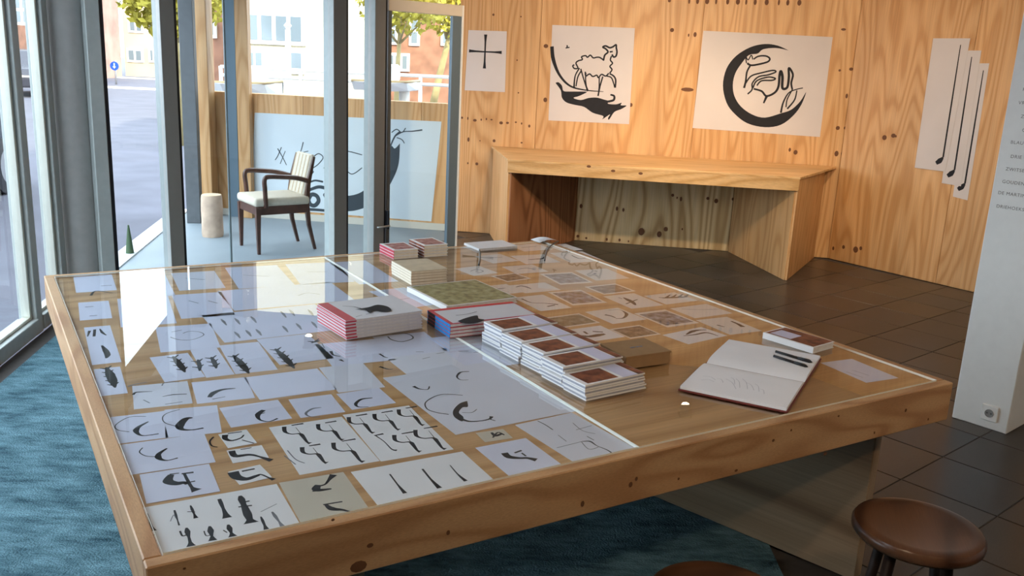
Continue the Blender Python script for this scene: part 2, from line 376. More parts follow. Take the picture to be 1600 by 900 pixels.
# socket on the pillar
q = atw(1547, 645, pA, pB)
sk = empty('wall_socket', (q.x, q.y, q.z), math.atan2(pd.y, pd.x), 'white square power socket low on the white pillar', 'socket')
box('plate', (0, -.006, 0), (.082, .011, .082), plain('socket_white', (.84, .83, .81), .35), sk, bev=.003)
o = lathe('insert', [(.021, 0), (.021, .004), (.018, .004), (.017, .001)], plain('socket_grey', (.30, .30, .30), .5), sk, 20, (0, -.0115, 0)); o.rotation_euler = (math.pi/2, 0, 0)
for s in (-1, 1): box('pin_hole', (s*.0095, -.0128, 0), (.005, .003, .005), BLACK, sk)

# ---------------------------------------------------------------- glazing
def gl(px, py=200): q = atw(px, py, GA, GB); return Vector((q.x, q.y))
def bar(name, c, wid, dep, z0, z1, mat, parent, rz, bev=.004): return box(name, (c.x, c.y, (z0+z1)/2), (wid, dep, z1-z0), mat, parent, rz, bev)
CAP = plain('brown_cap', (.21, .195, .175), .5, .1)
rg = math.atan2(gd.y, gd.x); HEAD = 2.14
part = struct(empty('window_1'), 'aluminium framed glass partition between room and porch')
e0, e1 = gl(140), gl(724)
cuts = [gl(146), gl(262), gl(523), gl(584)]
for c, wd in zip(cuts, (.085, .085, .10, .085)):
    if c is cuts[0]: c += gn*.07
    o = bar('mullion', c, wd, .17, 0, 2.62, FRAME, part, rg)
    box('gasket', (c.x+gd.x*(wd/2+.011)+gn.x*.04, c.y+gd.y*(wd/2+.011)+gn.y*.04, 1.31), (.022, .08, 2.6), BLACK, part, rg)
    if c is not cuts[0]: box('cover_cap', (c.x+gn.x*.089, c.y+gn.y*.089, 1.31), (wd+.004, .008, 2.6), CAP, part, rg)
def gspan(name, a, b_, z0, z1, dep, mat): 
    c = (a+b_)/2; return box(name, (c.x, c.y, (z0+z1)/2), ((b_-a).length, dep, z1-z0), mat, part, rg)
gspan('head_rail', e0, gl(600), HEAD, HEAD+.07, .12, FRAME)
gspan('top_rail', e0, e1, 2.52, 2.75, .14, FRAMED)
gspan('sill_rail', e0, gl(590), 0, .09, .10, FRAME)
for a, b_ in zip(cuts[:-1], cuts[1:]):
    gspan('pane', a+gd*.055, b_-gd*.055, .09, HEAD, .010, GLW)
    gspan('transom_pane', a+gd*.055, b_-gd*.055, HEAD+.07, 2.52, .010, GLW)
jl = gl(355); gspan('glass_joint', jl-gd*.006, jl+gd*.006, .09, HEAD, .016, plain('silicone', (.20, .26, .28), .4))
# door leaf
dA, dB = gl(603), gl(717)
door = struct(empty('door_1'), 'glazed door leaf with grey frame next to the plywood wall')
def dspan(name, a, b_, z0, z1, dep, mat):
    c = (a+b_)/2; return box(name, (c.x, c.y, (z0+z1)/2), ((b_-a).length, dep, z1-z0), mat, door, rg, .003)
dtop = atw(660, 3, GA, GB).z; dt2 = atw(660, 21, GA, GB).z
dspan('top_rail', dA, dB, dt2, dtop, .05, plain('cream_rail', (.66, .58, .48), .5))
dspan('bottom_rail', dA, dB, .02, .11, .05, FRAME)
dspan('stile', dA, dA+gd*.03, .11, dt2, .05, FRAMED)
dspan('stile', dB-gd*.105, dB-gd*.018, .11, dt2, .04, plain('stile_blue', (.16, .21, .25), .4, .3))
dspan('edge_strip', dB-gd*.018, dB, .02, dtop, .055, WHITE)
dspan('pane', dA+gd*.03, dB-gd*.105, .11, dt2, .010, GLW)
gspan('transom_pane', gl(603), gl(717), dtop+.06, 2.52, .010, GLW)
hd = atw(595, 340, GA, GB)
h0 = Vector((hd.x+gn.x*.1, hd.y+gn.y*.1, hd.z))
h = box('handle', (h0.x, h0.y, h0.z), (.022, .05, .15), BLACK, door, rg, .005)
tube('handle_lever', [(h0.x, h0.y, h0.z-.045), (h0.x+gn.x*.04, h0.y+gn.y*.04, h0.z-.045), (h0.x+gn.x*.04-gd.x*.11, h0.y+gn.y*.04-gd.y*.11, h0.z-.05)], .008, plain('steel', (.55, .55, .54), .3, .9), door)
# street front
fr = struct(empty('window_2'), 'floor to ceiling glass street front with grey frames')
def fseg(name, y0, y1, z0, z1, dep, mat, off=0):
    a = Vector((fac(y0)+off, y0)); b_ = Vector((fac(y1)+off, y1)); c = (a+b_)/2; d = (b_-a)
    c = c-Vector((.055, 0))
    return box(name, (c.x, c.y, (z0+z1)/2), (d.length, dep, z1-z0), mat, fr, math.atan2(d.y, d.x), .003)
my = [1.1, 3.1, 5.10, 5.58]
sw = prism('wall_left', [(fac(-3.05)-.13, -3.05), (fac(-3.05), -3.05), (fac(1.06), 1.06), (fac(1.06)-.13, 1.06)], 0, CEIL, WHITE); struct(sw)
for k, y in enumerate(my): fseg('mullion', y-.045, y+.045, 0, 2.75, .10, FRAME)
ALU = plain('bright_bead', (.62, .62, .55), .35, .3)
for a, b_ in zip(my[:-1], my[1:]):
    fseg('pane', a+.05, b_-.05, .10, 2.60, .010, GLW)
    fseg('sill_rail', a+.045, b_-.045, .012, .10, .12, FRAME)
    fseg('glazing_bead', a+.05, b_-.05, .10, .118, .05, ALU)
    fseg('glazing_bead', b_-.075, b_-.05, .118, 2.6, .05, ALU)
    fseg('glazing_bead', a+.05, a+.065, .118, 2.6, .05, ALU)
    fseg('head_rail', a+.045, b_-.045, 2.60, 2.75, .12, FRAME)
# round column and porch posts
COLC = EY+ray(97, 50)*(5.78/ray(97, 50).y)
colm = lathe('wall_column', [(.138, 0), (.138, 2.75)], plain('column_grey', (.45, .44, .43), .5, var=.05), None, 40, (COLC.x, COLC.y, 0)); struct(colm, 'round grey column where the glass front meets the partition')
q = at(305, 347, 0)
o = box('wall_post', (q.x, q.y, 1.31), (.13, .13, 2.62), FRAMED, None, .15, .004); struct(o, 'dark grey steel post at the far porch corner')
q = at(338, 327, 0); q = Vector((q.x, wallpt(q.x)[1]-.09, 0))
o = box('wall_timber_post', (q.x, q.y, 1.31), (.25, .14, 2.62), PLYW, None, ang_b, .004); struct(o, 'pale timber post at the end of the porch wall')
q = wallpt(wx(386, 200).x, -.06)
o = box('trim_1', (q[0], q[1], 1.31), (.13, .08, 2.62), PLYW, None, ang_b, .003); struct(o, 'narrow timber upright left of the ship poster')
box('trim_2', (wallpt(wx(366, 200).x)[0], wallpt(wx(366, 200).x)[1]-.05, 1.31), (.12, .05, 2.62), plain('blue_upright', (.13, .19, .24), .4, .2), None, ang_b)['kind'] = 'structure'
fseg_h = prism('trim_3', [(fac(5.8)-.06, 5.8), (fac(5.8)+.06, 5.8), (fac(9.5)+.06, 9.5), (fac(9.5)-.06, 9.5)], 2.42, 2.62, FRAMED); struct(fseg_h)

# ================================================================ LAMPS (ceiling spots that wash the plywood, then added fill)
def spot(loc, target, power, size=75, blend=.8, label='', CEIL=CEIL):
    t = empty('ceiling_spotlight', loc, 0, label, 'lamp', 'spotlights on the ceiling')
    d = (Vector(target)-Vector(loc)).normalized(); qt = d.to_track_quat('-Z', 'Y')
    box('mount', (0, 0, CEIL-loc[2]-.012), (.10, .10, .02), FRAMED, t)
    tube('stem', [(0, 0, CEIL-loc[2]-.02), (0, 0, .02)], .010, FRAMED, t)
    o = lathe('lamp_body', [(.030, .10), (.045, .08), (.045, -.02), (.040, -.02), (.038, .0)], FRAMED, t, 20); o.rotation_euler = qt.to_euler()
    M, nt, b = nodes('lamp_lens'); b.inputs['Emission Color'].default_value = (1, .85, .62, 1); b.inputs['Emission Strength'].default_value = 25
    o = lathe('lamp_lens', [(.036, .004), (.034, -.018), (.024, -.032), (.008, -.038)], M, t, 16); o.rotation_euler = qt.to_euler()
    l = bpy.data.lights.new('lamp_light', 'SPOT'); l.energy = power; l.color = (1, .76, .50); l.spot_size = R_(size); l.spot_blend = blend; l.shadow_soft_size = .05
    lo = bpy.data.objects.new('lamp_light', l); link(lo, t); lo.location = d*.05; lo.rotation_euler = qt.to_euler()
spot((1.55, 7.30, 2.66), (1.45, 7.9, .6), 70, 120, .9, 'black ceiling spotlight above the plywood counter')
spot((.55, 5.0, 2.66), (.2, 8.9, 1.2), 245, 80, .9, 'black ceiling spotlight aimed at the cross poster')
spot((1.6, 4.4, 2.66), (2.0, 8.7, 1.3), 255, 80, .9, 'black ceiling spotlight aimed at the moon poster')
spot((3.5, 4.9, 2.66), (3.75, 7.5, 1.5), 110, 80, .9, 'black ceiling spotlight aimed at the angled plywood wall')

spot((-.6, .2, 2.66), (-.2, 1.6, .5), 45, 130, .9, 'added unseen fill spotlight behind the photographer by the street front')  # this lamp and the next two are added fill for the near room
spot((1.7, .5, 2.66), (1.6, 2.6, .7), 60, 130, .9, 'added unseen fill spotlight behind the photographer over the stools')
spot((3.9, 2.2, 2.66), (2.6, 4.0, 1.0), 45, 120, .9, 'added unseen fill spotlight to the right of the pillar')
spot((-1.95, 8.30, 2.52), (-1.95, 8.5, 0), 14, 120, .9, 'black spotlight under the porch ceiling', 2.62)
# ================================================================ TABLE
TZ = .765; TB = .757; SIDE = 2.44
O = at(228, 888, TZ); O = Vector((O.x, O.y)); tang = R_(31.35)
U = Vector((math.cos(tang), math.sin(tang))); V = Vector((-U.y, U.x))
def tw(u, v, z=0): q = O+U*u+V*v; return Vector((q.x, q.y, z))
def tl(x, y, z=TB): q = at(x, y, z); d = Vector((q.x, q.y))-O; return d.dot(U), d.dot(V)
table = empty('exhibition_table', tw(SIDE/2, SIDE/2), tang, 'large square plywood table with a thick board rim, covered with drawings and books', 'table')
H2 = SIDE/2
box('tabletop', (0, 0, TB-.012), (SIDE-.07, SIDE-.07, .024), PLYT, table)
FH = .128
def fascia(cx, cy, L, rz):
    o = box('rim_board', (cx, cy, TZ-FH/2), (L, .034, FH), PLYE, table, rz, .003); return o
near = fascia(0, -H2+.017, SIDE, 0); far = fascia(0, H2-.017, SIDE, 0)
left = fascia(-H2+.017, 0, SIDE-.068, math.pi/2); right = fascia(H2-.017, 0, SIDE-.068, math.pi/2)
nA, nB = tw(0, 0), tw(SIDE, 0)
for px, py, w_, h_ in ((910,787,.014,.022),(985,757,.016,.02),(994,748,.012,.016),(1208,688,.014,.012),(1415,641,.014,.016),(1289,709,.022,.014),(1366,676,.010,.012),(1310,650,.012,.008),(578,852,.02,.014),(560,885,.05,.035),(288,888,.008,.006),(520,812,.010,.008),(700,832,.012,.016),(1060,748,.010,.010),(1150,735,.016,.010),(1236,672,.010,.010),(1450,655,.010,.012)):
    knot(px, py, nA, nB, w_, h_, near, .0008)
# legs: two plywood slabs set on the skew
LG = Vector((1.276, 2.83)); LG2 = Vector((.69, 3.345)); ld = (LG2-LG).normalized()
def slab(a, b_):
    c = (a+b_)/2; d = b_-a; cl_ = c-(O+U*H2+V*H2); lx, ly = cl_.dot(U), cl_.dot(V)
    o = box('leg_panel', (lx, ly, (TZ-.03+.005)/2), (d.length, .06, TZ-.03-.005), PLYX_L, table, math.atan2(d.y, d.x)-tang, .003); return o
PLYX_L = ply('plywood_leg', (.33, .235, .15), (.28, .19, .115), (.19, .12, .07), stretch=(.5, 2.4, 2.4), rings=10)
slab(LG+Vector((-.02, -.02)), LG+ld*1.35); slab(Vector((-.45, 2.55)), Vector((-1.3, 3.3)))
# glass sheets
us = tl(1010, 707, TZ)[0]
def sheet_glass(u0, u1, label):
    a = tw(u0, .036); b_ = tw(u1, SIDE-.036); c = (a+b_)/2
    w_, h_, t_ = (u1-u0), SIDE-.072, .0070
    hx, hy, hz = w_/2, h_/2, t_/2
    vs = [(x, y, z) for z in (-hz, hz) for x, y in ((-hx, -hy), (hx, -hy), (hx, hy), (-hx, hy))]
    fs = [(3, 2, 1, 0), (4, 5, 6, 7), (0, 1, 5, 4), (1, 2, 6, 5), (2, 3, 7, 6), (3, 0, 4, 7)]
    o = mesh('glass_sheet', vs, fs, [GLT, EDGE]); o.location = (c.x, c.y, TZ+.0025-hz); o.rotation_euler = (0, 0, tang)
    for p in o.data.polygons: p.material_index = 0 if abs(p.normal.z) > .5 else 1
    tag(o, label, 'glass', 'glass sheets laid over the table')
EDGE = plain('glass_edge_glint', (.90, .92, .86), .3, spec=.5)  # near-white colour paints in the light caught by the glass edge
sheet_glass(.036, us-.002, 'clear glass sheet over the drawings on the window half of the table')
sheet_glass(us+.002, SIDE-.036, 'clear glass sheet over the photographs and guest book half of the table')

# ================================================================ PAPERS UNDER THE GLASS
NZ = (0, 0, 1)
def pj(x, y): return at(x, y, TB)
def fit(quad):
    q = [at(x, y, TB) for x, y in quad]; q = [Vector((p.x, p.y)) for p in q]
    c = sum(q, Vector((0, 0)))/4
    a = ((q[1]-q[0])+(q[2]-q[3]))/2; b_ = ((q[3]-q[0])+(q[2]-q[1]))/2
    an = (math.atan2(a.y, a.x) + math.atan2(b_.y, b_.x)+math.pi/2)/2 if True else 0
    return c, a.length, b_.length, an
def paper(label, quad, strokes=(), mat=None, ink=None, level=0, photo=None, grey=()):
    k_ = 1.7 if mat is PAPWARM else 1.3
    sc_ = lambda L_: [((s[0] if s[0] is None else ([a*k_ for a in s[0]] if isinstance(s[0], (list, tuple)) else s[0]*k_)), s[1]) for s in L_]
    strokes = sc_(strokes); grey = sc_(grey)
    c, L, W, an = fit(quad); z = TB+.0003+level*.0004
    o = box('paper_sheet', (c.x, c.y, z), (L, W, .0002), mat or PAPER, None, an)
    tag(o, label, 'paper', 'sheets lying under the table glass')
    def sub(st, nm, m_):
        SPLIT.clear(); q = print_mesh(nm, list(st), pj, NZ, 0, m_, None, (c.x, c.y, TB))
        for q in [q]+SPLIT: q.parent = o; q.matrix_local = Matrix.Rotation(-an, 4, 'Z') @ Matrix.Translation((0, 0, .00025))
    if strokes: sub(strokes, 'drawing', ink or INK)
    if grey: sub(grey, 'faint_drawing', INKG)
    if photo:
        m_, s = photo; b_ = box('photograph', (0, 0, .0002), (L*s, W*s*.92, .0001), m_, o)
    return o
def glyph(x, y, s=1.0, bar=True, stem=True):
    g = [([9, 8, 4, 3.5, 9, 7, 4.5, 11], [(x, y), (x+1.5*s, y+8*s), (x+11.5*s, y+11.5*s), (x+24.5*s, y+11*s), (x+30*s, y+16*s), (x+36*s, y+24*s), (x+41*s, y+26*s)])]
    if bar: g.append(([4, 6], [(x+11.5*s, y-2*s), (x+30*s, y-5*s)]))
    if stem: g.append(([1, 1.6], [(x+18*s, y+1*s), (x+26*s, y+11*s)]))
    return g
def horn(pts_loop, body, wb=(3, 8, 12, 7, 3, 4)): return [(2.2, pts_loop), (list(wb), body)]
def bell(x, y, x2, y2, ws=(2, 3, 3, 5, 12)): return [(list(ws), [(x, y), (x+(x2-x)*.5, y+(y2-y)*.5), (x2, y2)])]
def zz(l): return [(200+a/4, 680+b_/4) for a, b_ in l]
def spiky(x0, y0, x1, y1, n=4, w_=14):
    st = [([4, w_, w_, 3], [(x0, y0), ((x0*2+x1)/3+1, (y0*2+y1)/3), ((x0+2*x1)/3+1, (y0+2*y1)/3), (x1, y1)])]
    for k in range(n):
        f = (k+.4)/n; x = x0+(x1-x0)*f; y = y0+(y1-y0)*f
        st.append(([9, 3], [(x, y), (x-11, y-1)])); st.append(([8, 3], [(x, y), (x+7, y-5)]))
    return st
# --- near left corner
paper('white sheet of many small bells and horns in the near left corner', [(210,795),(432,757),(471,822),(224,877)],
    bell(*zz([(120,490)])[0], *zz([(155,600)])[0]) + bell(*zz([(290,470)])[0], *zz([(320,565)])[0], (3,4,2,3)) + bell(*zz([(390,440)])[0], *zz([(425,520)])[0], (2,5,3,8))
    + bell(*zz([(570,400)])[0], *zz([(620,518)])[0], (6,7,5,8,16)) + bell(*zz([(700,380)])[0], *zz([(770,550)])[0], (5,12,9,12,14,10,24))
    + bell(*zz([(830,510)])[0], *zz([(865,590)])[0], (2,5,4,9)) + bell(*zz([(365,580)])[0], *zz([(395,695)])[0], (3,9,4,5,14)) + bell(*zz([(510,570)])[0], *zz([(530,660)])[0], (3,10,4,14))
    + bell(*zz([(625,560)])[0], *zz([(655,635)])[0], (3,9,4,14)) + bell(*zz([(125,620)])[0], *zz([(155,740)])[0], (3,4,3,4,6))
    + [(2, zz([(125,625),(165,625)])), (2, zz([(135,665),(175,660)])), (2, zz([(145,690),(185,690)])), (3, zz([(325,600),(340,630),(365,625)])), (2, zz([(475,600),(490,630),(530,620)])), (2, zz([(595,595),(620,610)])), (2, zz([(370,480),(420,480)])), (4, zz([(690,450),(775,440)])), (4, zz([(700,425),(760,412)]))],
    grey=bell(*zz([(900,480)])[0], *zz([(965,570)])[0], (3,6,3,8)) + [(1.5, zz([(265,540),(285,500),(300,520)])), (1.5, zz([(830,480),(930,430)]))])
paper('lilac sheet with one bulky crossed black horn near the front left corner', [(222,743),(327,724),(343,768),(225,789)],
    [([10,18,14,10,6], zz([(270,250),(250,290),(300,305),(350,300),(370,310)])), ([5,6,6,20], zz([(350,240),(375,290),(400,330),(430,350)])), ([5,6], zz([(335,245),(410,235)])), ([4,3], zz([(260,248),(320,240)])), ([3,4], zz([(320,310),(420,290)]))], PAPLIL, level=2)
paper('pale blue sheet with a thin looped horn beside the left rim', [(169,652),(254,643),(262,684),(181,694)],
    horn([(228,651),(202,652),(181,664),(184,672),(202,675)], [(232,659),(216,668),(213,675),(223,681),(248,678)]), PAPLIL)
paper('pale blue sheet with the boldest black looped horn near the left rim', [(254,640),(338,634),(348,676),(262,684)],
    horn([(281,640),(261,646),(254,653),(258,661),(274,666)], [(301,653),(290,655),(281,665),(284,671),(300,672),(318,669)], (4,14,18,10,4,6)), PAPLIL)
paper('pale blue sheet with a small looped horn behind the crossed horn', [(186,695),(322,678),(334,722),(200,744)],
    horn([(223,700),(218,707),(228,713),(243,714)], [(261,701),(248,710),(249,717),(261,720),(278,716)]) + [([4, 3], [(334,683),(328,690),(331,697),(340,699)])], PAPLIL, level=1)
paper('small white strip with a short black horn, uppermost of three scraps', [(347,679),(383,671),(403,692),(351,702)],
    [([12,10,6,4,3], [(352,680),(352,686),(362,689),(376,685),(381,680)]), (4, [(356,678),(378,675)]), (3, [(378,688),(397,693)])], level=1)
paper('small white strip with a black bugle, middle of three scraps', [(357,705),(402,696),(428,717),(360,722)],
    [([12,12,8,5,12], [(362,705),(368,713),(390,711),(405,714),(424,720)]), (3, [(376,703),(393,700)])], level=1)
paper('cut-out white scrap with a thick black horn, nearest of three scraps', [(359,736),(399,729),(434,745),(370,758)],
    [([20,18,12,8,4,4,10], [(364,738),(370,746),(385,749),(401,744),(408,742),(420,747),(428,750)]), (5, [(378,737),(398,733)])], level=1)
paper('pale sheet with faint curved hooks behind the looped horns', [(204,603),(294,596),(300,630),(212,640)],
    [([6,5,2], [(208,617),(214,613),(238,612)]), ([2,5,3], [(254,620),(270,617),(292,616)])], PAPGREY, grey=[([5,3], [(200,604),(210,601),(230,597)]), (3, [(253,603),(258,598),(280,597)]), (3, [(224,625),(234,630)]), (3, [(258,632),(285,628)])])
paper('blue sheet with one thick arched black stroke left of the bright reflection', [(299,598),(385,589),(398,622),(308,631)],
    [([9,14,9,3], [(327,621),(334,614),(348,609),(368,607)]), ([3,2], [(332,624),(352,620)])], PAPLIL)
paper('narrow sheet with a dark bristly leaf shape against the left rim', [(145,577),(190,573),(197,614),(157,620)], spiky(166,574,180,606,5,20), PAPLIL)
paper('sheet with small dark marks and one oval beside the left rim', [(131,512),(178,508),(183,566),(144,571)],
    [([8,3], [(140,517),(137,526)]), (7, [(148,515),(147,526)]), ([3,8,3], [(156,514),(160,520),(166,524)]), ([4,14,14,4], [(159,540),(165,548),(168,555),(166,560)])], PAPLIL)
paper('pale blue slip with two short dashes by the left rim', [(121,473),(170,470),(175,497),(126,501)], [(4, [(133,480),(146,479)]), (4, [(140,494),(152,493)])], PAPLIL)
paper('pale sheet lying in the far left corner of the table', [(113,430),(176,425),(180,454),(120,457)], [([8,4], [(142,462),(150,455),(176,458)]), (4, [(158,447),(175,446)])], PAPLIL)
paper('pale blue sheet under the bright window reflection', [(196,431),(262,426),(268,462),(202,467)], (), PAPLIL, grey=[(4, [(262,424),(282,424)])])
paper('sheet with a thin ring behind the bristly animals', [(243,512),(332,505),(342,543),(251,551)], [(2.5, [(266,527),(280,531),(300,531),(318,524),(312,519),(296,518),(286,521)]), (2.5, [(268,519),(284,516)])], PAPLIL)
paper('far pale sheet with faint dashes behind the ring drawing', [(272,462),(352,455),(360,492),(280,499)], (), PAPLIL, grey=[(4, [(295,470),(310,474)]), (4, [(325,470),(340,474)])])
paper('far pale sheet beside the bright reflection', [(272,428),(340,422),(346,450),(276,455)], (), PAPGREY, grey=[(4, [(290,435),(320,437)])])
paper('far pale sheet in the middle of the far edge', [(360,420),(440,412),(450,446),(366,452)], (), PAPLIL, grey=[(3, [(380,430),(420,432)])])
paper('far sheet with a small ring left of the red books', [(455,414),(530,408),(545,440),(462,446)], (), PAPLIL, grey=[(3, [(466,462),(480,458),(500,460)]), (3, [(480,425),(510,425)])])
fm = []
for a, b_ in ((100,455),(195,445),(370,415),(420,405),(530,405),(100,535),(165,525),(225,520),(380,500),(460,485),(550,475),(20,460)):
    fm.append(([3, 9, 3], [(340+a/3.75, 380+(b_-15)/3.75), (340+(a+15)/3.75, 380+b_/3.75), (340+(a+32)/3.75, 380+(b_+22)/3.75)]))
paper('wide pale sheet with rows of small fish silhouettes', [(330,497),(500,470),(520,512),(345,540)], (), PAPLIL, grey=fm)
for lab, qd, sp in (('first', [(240,560),(300,549),(312,590),(252,598)], spiky(270,557,289,582,4,16)), ('second', [(304,548),(346,541),(357,586),(316,591)], spiky(309,562,312,580,2,10)+spiky(330,558,338,576,3,12)),
        ('third', [(350,541),(411,532),(424,578),(361,586)], spiky(364,555,389,584,4,18)), ('fourth', [(415,531),(492,519),(503,558),(428,575)], spiky(430,545,460,576,5,18)+spiky(486,536,500,532,1,8))):
    paper('%s sheet from the left in the row of bristly black animals' % lab, qd, sp, PAPLIL)
paper('blue sheet with a small curled horn left of the tan gap', [(345,640),(437,622),(452,655),(360,668)], [([10,12,5,3,5], [(412,641),(403,648),(406,656),(420,659),(434,654)]), (3, [(404,648),(414,645)])], PAPLIL)
paper('blue sheet with a grey crescent hook behind the six-horn sheets', [(454,626),(521,614),(534,644),(468,654)], [([3,6,6,3,3], [(502,637),(488,639),(478,646),(484,651),(500,652)])], PAPLIL, INKG)
paper('blue sheet with a black crescent hook framed by bare wood', [(532,615),(590,606),(619,628),(545,643)], [([3,7,8,4,2], [(582,622),(565,624),(556,631),(560,636),(576,636)])], PAPLIL)
paper('blank lilac sheet behind the black crescent hook', [(505,575),(572,566),(594,604),(524,616)], (), PAPGREY)
paper('pale sheet with small hooks in front of the red-spined books', [(500,540),(590,527),(612,562),(514,574)], [([8,3], [(517,549),(521,555),(532,557)]), ([8,3], [(531,562),(537,565)])], PAPLIL, grey=[(3, [(503,537),(507,544)])])
paper('pale sheet with a thin ring between the red and blue book stacks', [(590,527),(668,517),(690,546),(613,561)], [([4,5,4,3], [(606,526),(612,531),(628,534),(645,529),(640,523),(625,521),(612,523)])], PAPLIL)
paper('lilac sheet under the far book stacks', [(585,455),(640,448),(672,474),(625,486)], (), PAPLIL, grey=[(3, [(610,470),(640,466)])])
paper('pale sheet with a row of small dashes at the blue books', [(692,545),(752,536),(792,570),(735,580)], [([6,3], [(593,553),(601,558),(606,559)])], PAPLIL, grey=[(3, [(650,550),(662,550)]), (3, [(682,553),(694,551)]), (3, [(716,549),(732,549)]), (3, [(740,551),(752,550)]), (3, [(660,561),(672,558)])])
paper('largest pale sheet with a big looped black fish horn', [(612,592),(768,562),(892,642),(703,684)],
    [(3, [(723,618),(689,617),(666,628),(667,639),(682,645),(701,648)]), (None, [(730,627),(718,631),(708,642),(710,652),(722,659),(724,652),(717,645),(723,637),(731,636)]), ([10,6,4,5,9], [(720,655),(734,659),(752,658),(765,655),(768,651)]), (3, [(764,655),(774,658)]), (2, [(722,645),(737,645),(745,640)]),
     ([4,6,3,2], [(733,581),(720,582),(714,589),(720,594),(732,594)]), ([9,3,3], [(646,604),(655,608),(668,609),(671,604)])], PAPGREY, level=1)
paper('lilac sheet with tiny hooks behind the largest looped fish horn', [(614,563),(692,549),(732,582),(645,598)], [([8,3], [(593,573),(606,577),(614,577)]), ([5,3], [(613,590),(618,594)])], PAPGREY)
six = glyph(444,667)+glyph(497,663,.95)+glyph(472,699,.95)+glyph(521,692,1.15)
paper('white sheet with four black bugles and crossbars, left of the pair', [(434,668),(531,650),(594,719),(455,746)], six, PAPER, grey=[(2.5, [(449,704),(462,718),(476,724)]), (2.5, [(444,712),(462,726)])])
six = glyph(545,652,.95)+glyph(585,647,.95)+glyph(623,640,.95)+[([3,2,3,7], [(587,681),(600,690),(612,702),(620,704)]), ([4,6], [(585,681),(599,678)])]+glyph(616,680,1.0)+glyph(649,672,1.15)
paper('white sheet with six black bugles and crossbars, right of the pair', [(535,650),(641,632),(706,704),(596,720)], six, PAPER)
paper('white sheet with three slim upright staffs at the near edge', [(550,738),(722,705),(779,757),(594,797)],
    [([3,3,8], [(609,741),(621,757),(633,771)]), ([4,4,10], [(660,733),(673,749),(687,763)]), ([2,3,8], [(703,727),(715,741),(728,752)])], PAPER)
paper('tan sheet with two black beaked shapes at the near edge', [(436,755),(538,737),(578,800),(472,821)],
    [([14,6,4,5], [(521,742),(514,750),(508,757),(498,760)]), ([10,16,10,4], [(497,758),(494,764),(500,766),(518,764)]), (3, [(488,768),(500,767)]), ([4,12,6,4,12], [(508,788),(518,795),(535,797),(548,800),(566,801)]), (4, [(505,789),(535,784)])], PAPTAN)
paper('lilac square with a short thick bugle right of the three staffs', [(745,700),(821,684),(884,731),(800,750)],
    [([14,14,8,8,14], [(788,708),(795,714),(812,716),(824,716),(838,719)]), (5, [(804,708),(815,704)]), (4, [(815,708),(822,713)])], PAPLIL)
paper('tiny cream scrap with a black knot mark', [(745,677),(786,670),(800,684),(757,692)], [([5,9,6], [(768,676),(774,681),(784,678)]), (4, [(770,684),(778,676),(788,680)])], PAPTAN)
paper('white sheet with thin grey bugles at the joint of the two glass sheets', [(812,664),(886,645),(1008,704),(898,729)],
    [([2,5,2,3,5], [(910,690),(922,690),(933,697),(950,704),(963,714)]), (2, [(917,682),(928,688)]), (2.5, [(840,658),(852,664),(864,672)])], PAPGREY, grey=[(2, [(895,661),(910,673),(930,678)]), (2, [(908,690),(920,702),(935,699)]), (2, [(872,680),(885,690)]), (2, [(870,700),(910,690)]), (2, [(900,672),(925,665)])])
paper('plain blue sheet beside the blank lilac sheet', [(388,592),(498,573),(520,608),(402,627)], (), PAPLIL)
paper('long lilac sheet running under the hooks behind the fish horn', [(596,541),(748,516),(800,566),(636,594)], (), PAPGREY, level=-.5)
paper('pale blue sheet left of the small looped horn', [(183,655),(262,640),(272,672),(192,690)], (), PAPLIL, level=-.5)
paper('pale blue sheet behind the row of fish silhouettes', [(350,457),(520,438),(540,466),(362,490)], (), PAPLIL)
paper('pale sheet left of the far red picture books', [(532,412),(585,404),(600,440),(548,446)], (), PAPLIL)
paper('pale sheet between the bright reflection and the far left corner', [(182,467),(266,462),(272,505),(190,512)], (), PAPLIL)
# --- photographs and drawings on the right half
def photo_mat(name, a, b_, c_):
    M, nt, bs = nodes(name); N = nt.nodes.new; tc = N('ShaderNodeTexCoord'); n = N('ShaderNodeTexNoise'); n.inputs['Scale'].default_value = 28; n.inputs['Detail'].default_value = 5
    r = N('ShaderNodeValToRGB'); r.color_ramp.elements[0].position = .35; r.color_ramp.elements[0].color = (*a, 1); r.color_ramp.elements[1].position = .68; r.color_ramp.elements[1].color = (*c_, 1)
    e = r.color_ramp.elements.new(.5); e.color = (*b_, 1); nt.links.new(tc.outputs['Object'], n.inputs['Vector']); nt.links.new(n.outputs['Fac'], r.inputs[0]); nt.links.new(r.outputs[0], bs.inputs['Base Color']); bs.inputs['Roughness'].default_value = .5; return M
PHB = photo_mat('photo_brown', (.04, .03, .022), (.17, .11, .07), (.36, .28, .24)); PHG = photo_mat('photo_green', (.06, .06, .045), (.17, .16, .11), (.32, .32, .27)); PHS = photo_mat('photo_sky', (.05, .045, .04), (.22, .21, .24), (.40, .44, .60))
W_ = PAPWARM
paper('small print with a black smear near the far right corner', [(806,401),(850,396),(870,409),(818,414)], [([3,8,8,3], [(825,406),(838,405),(848,404),(851,401)])], W_)
paper('small print at the far right edge of the table', [(872,397),(912,391),(934,407),(886,412)], [([4,6,3], [(893,399),(905,404),(918,403)])], W_)
paper('pale blue photograph, second from the far right edge', [(851,429),(895,424),(921,441),(872,446)], (), W_, photo=(PHS, .86))
paper('small white card with one blue dot near the far right edge', [(906,424),(952,418),(972,434),(930,440)], [(9, [(928,427),(931,428)])], W_, INKG)
paper('small print with a grey fish left of the photographs', [(802,446),(850,441),(874,452),(818,460)], [([3,9,9,2], [(806,449),(814,447),(824,449),(830,452)])], W_, INKG)
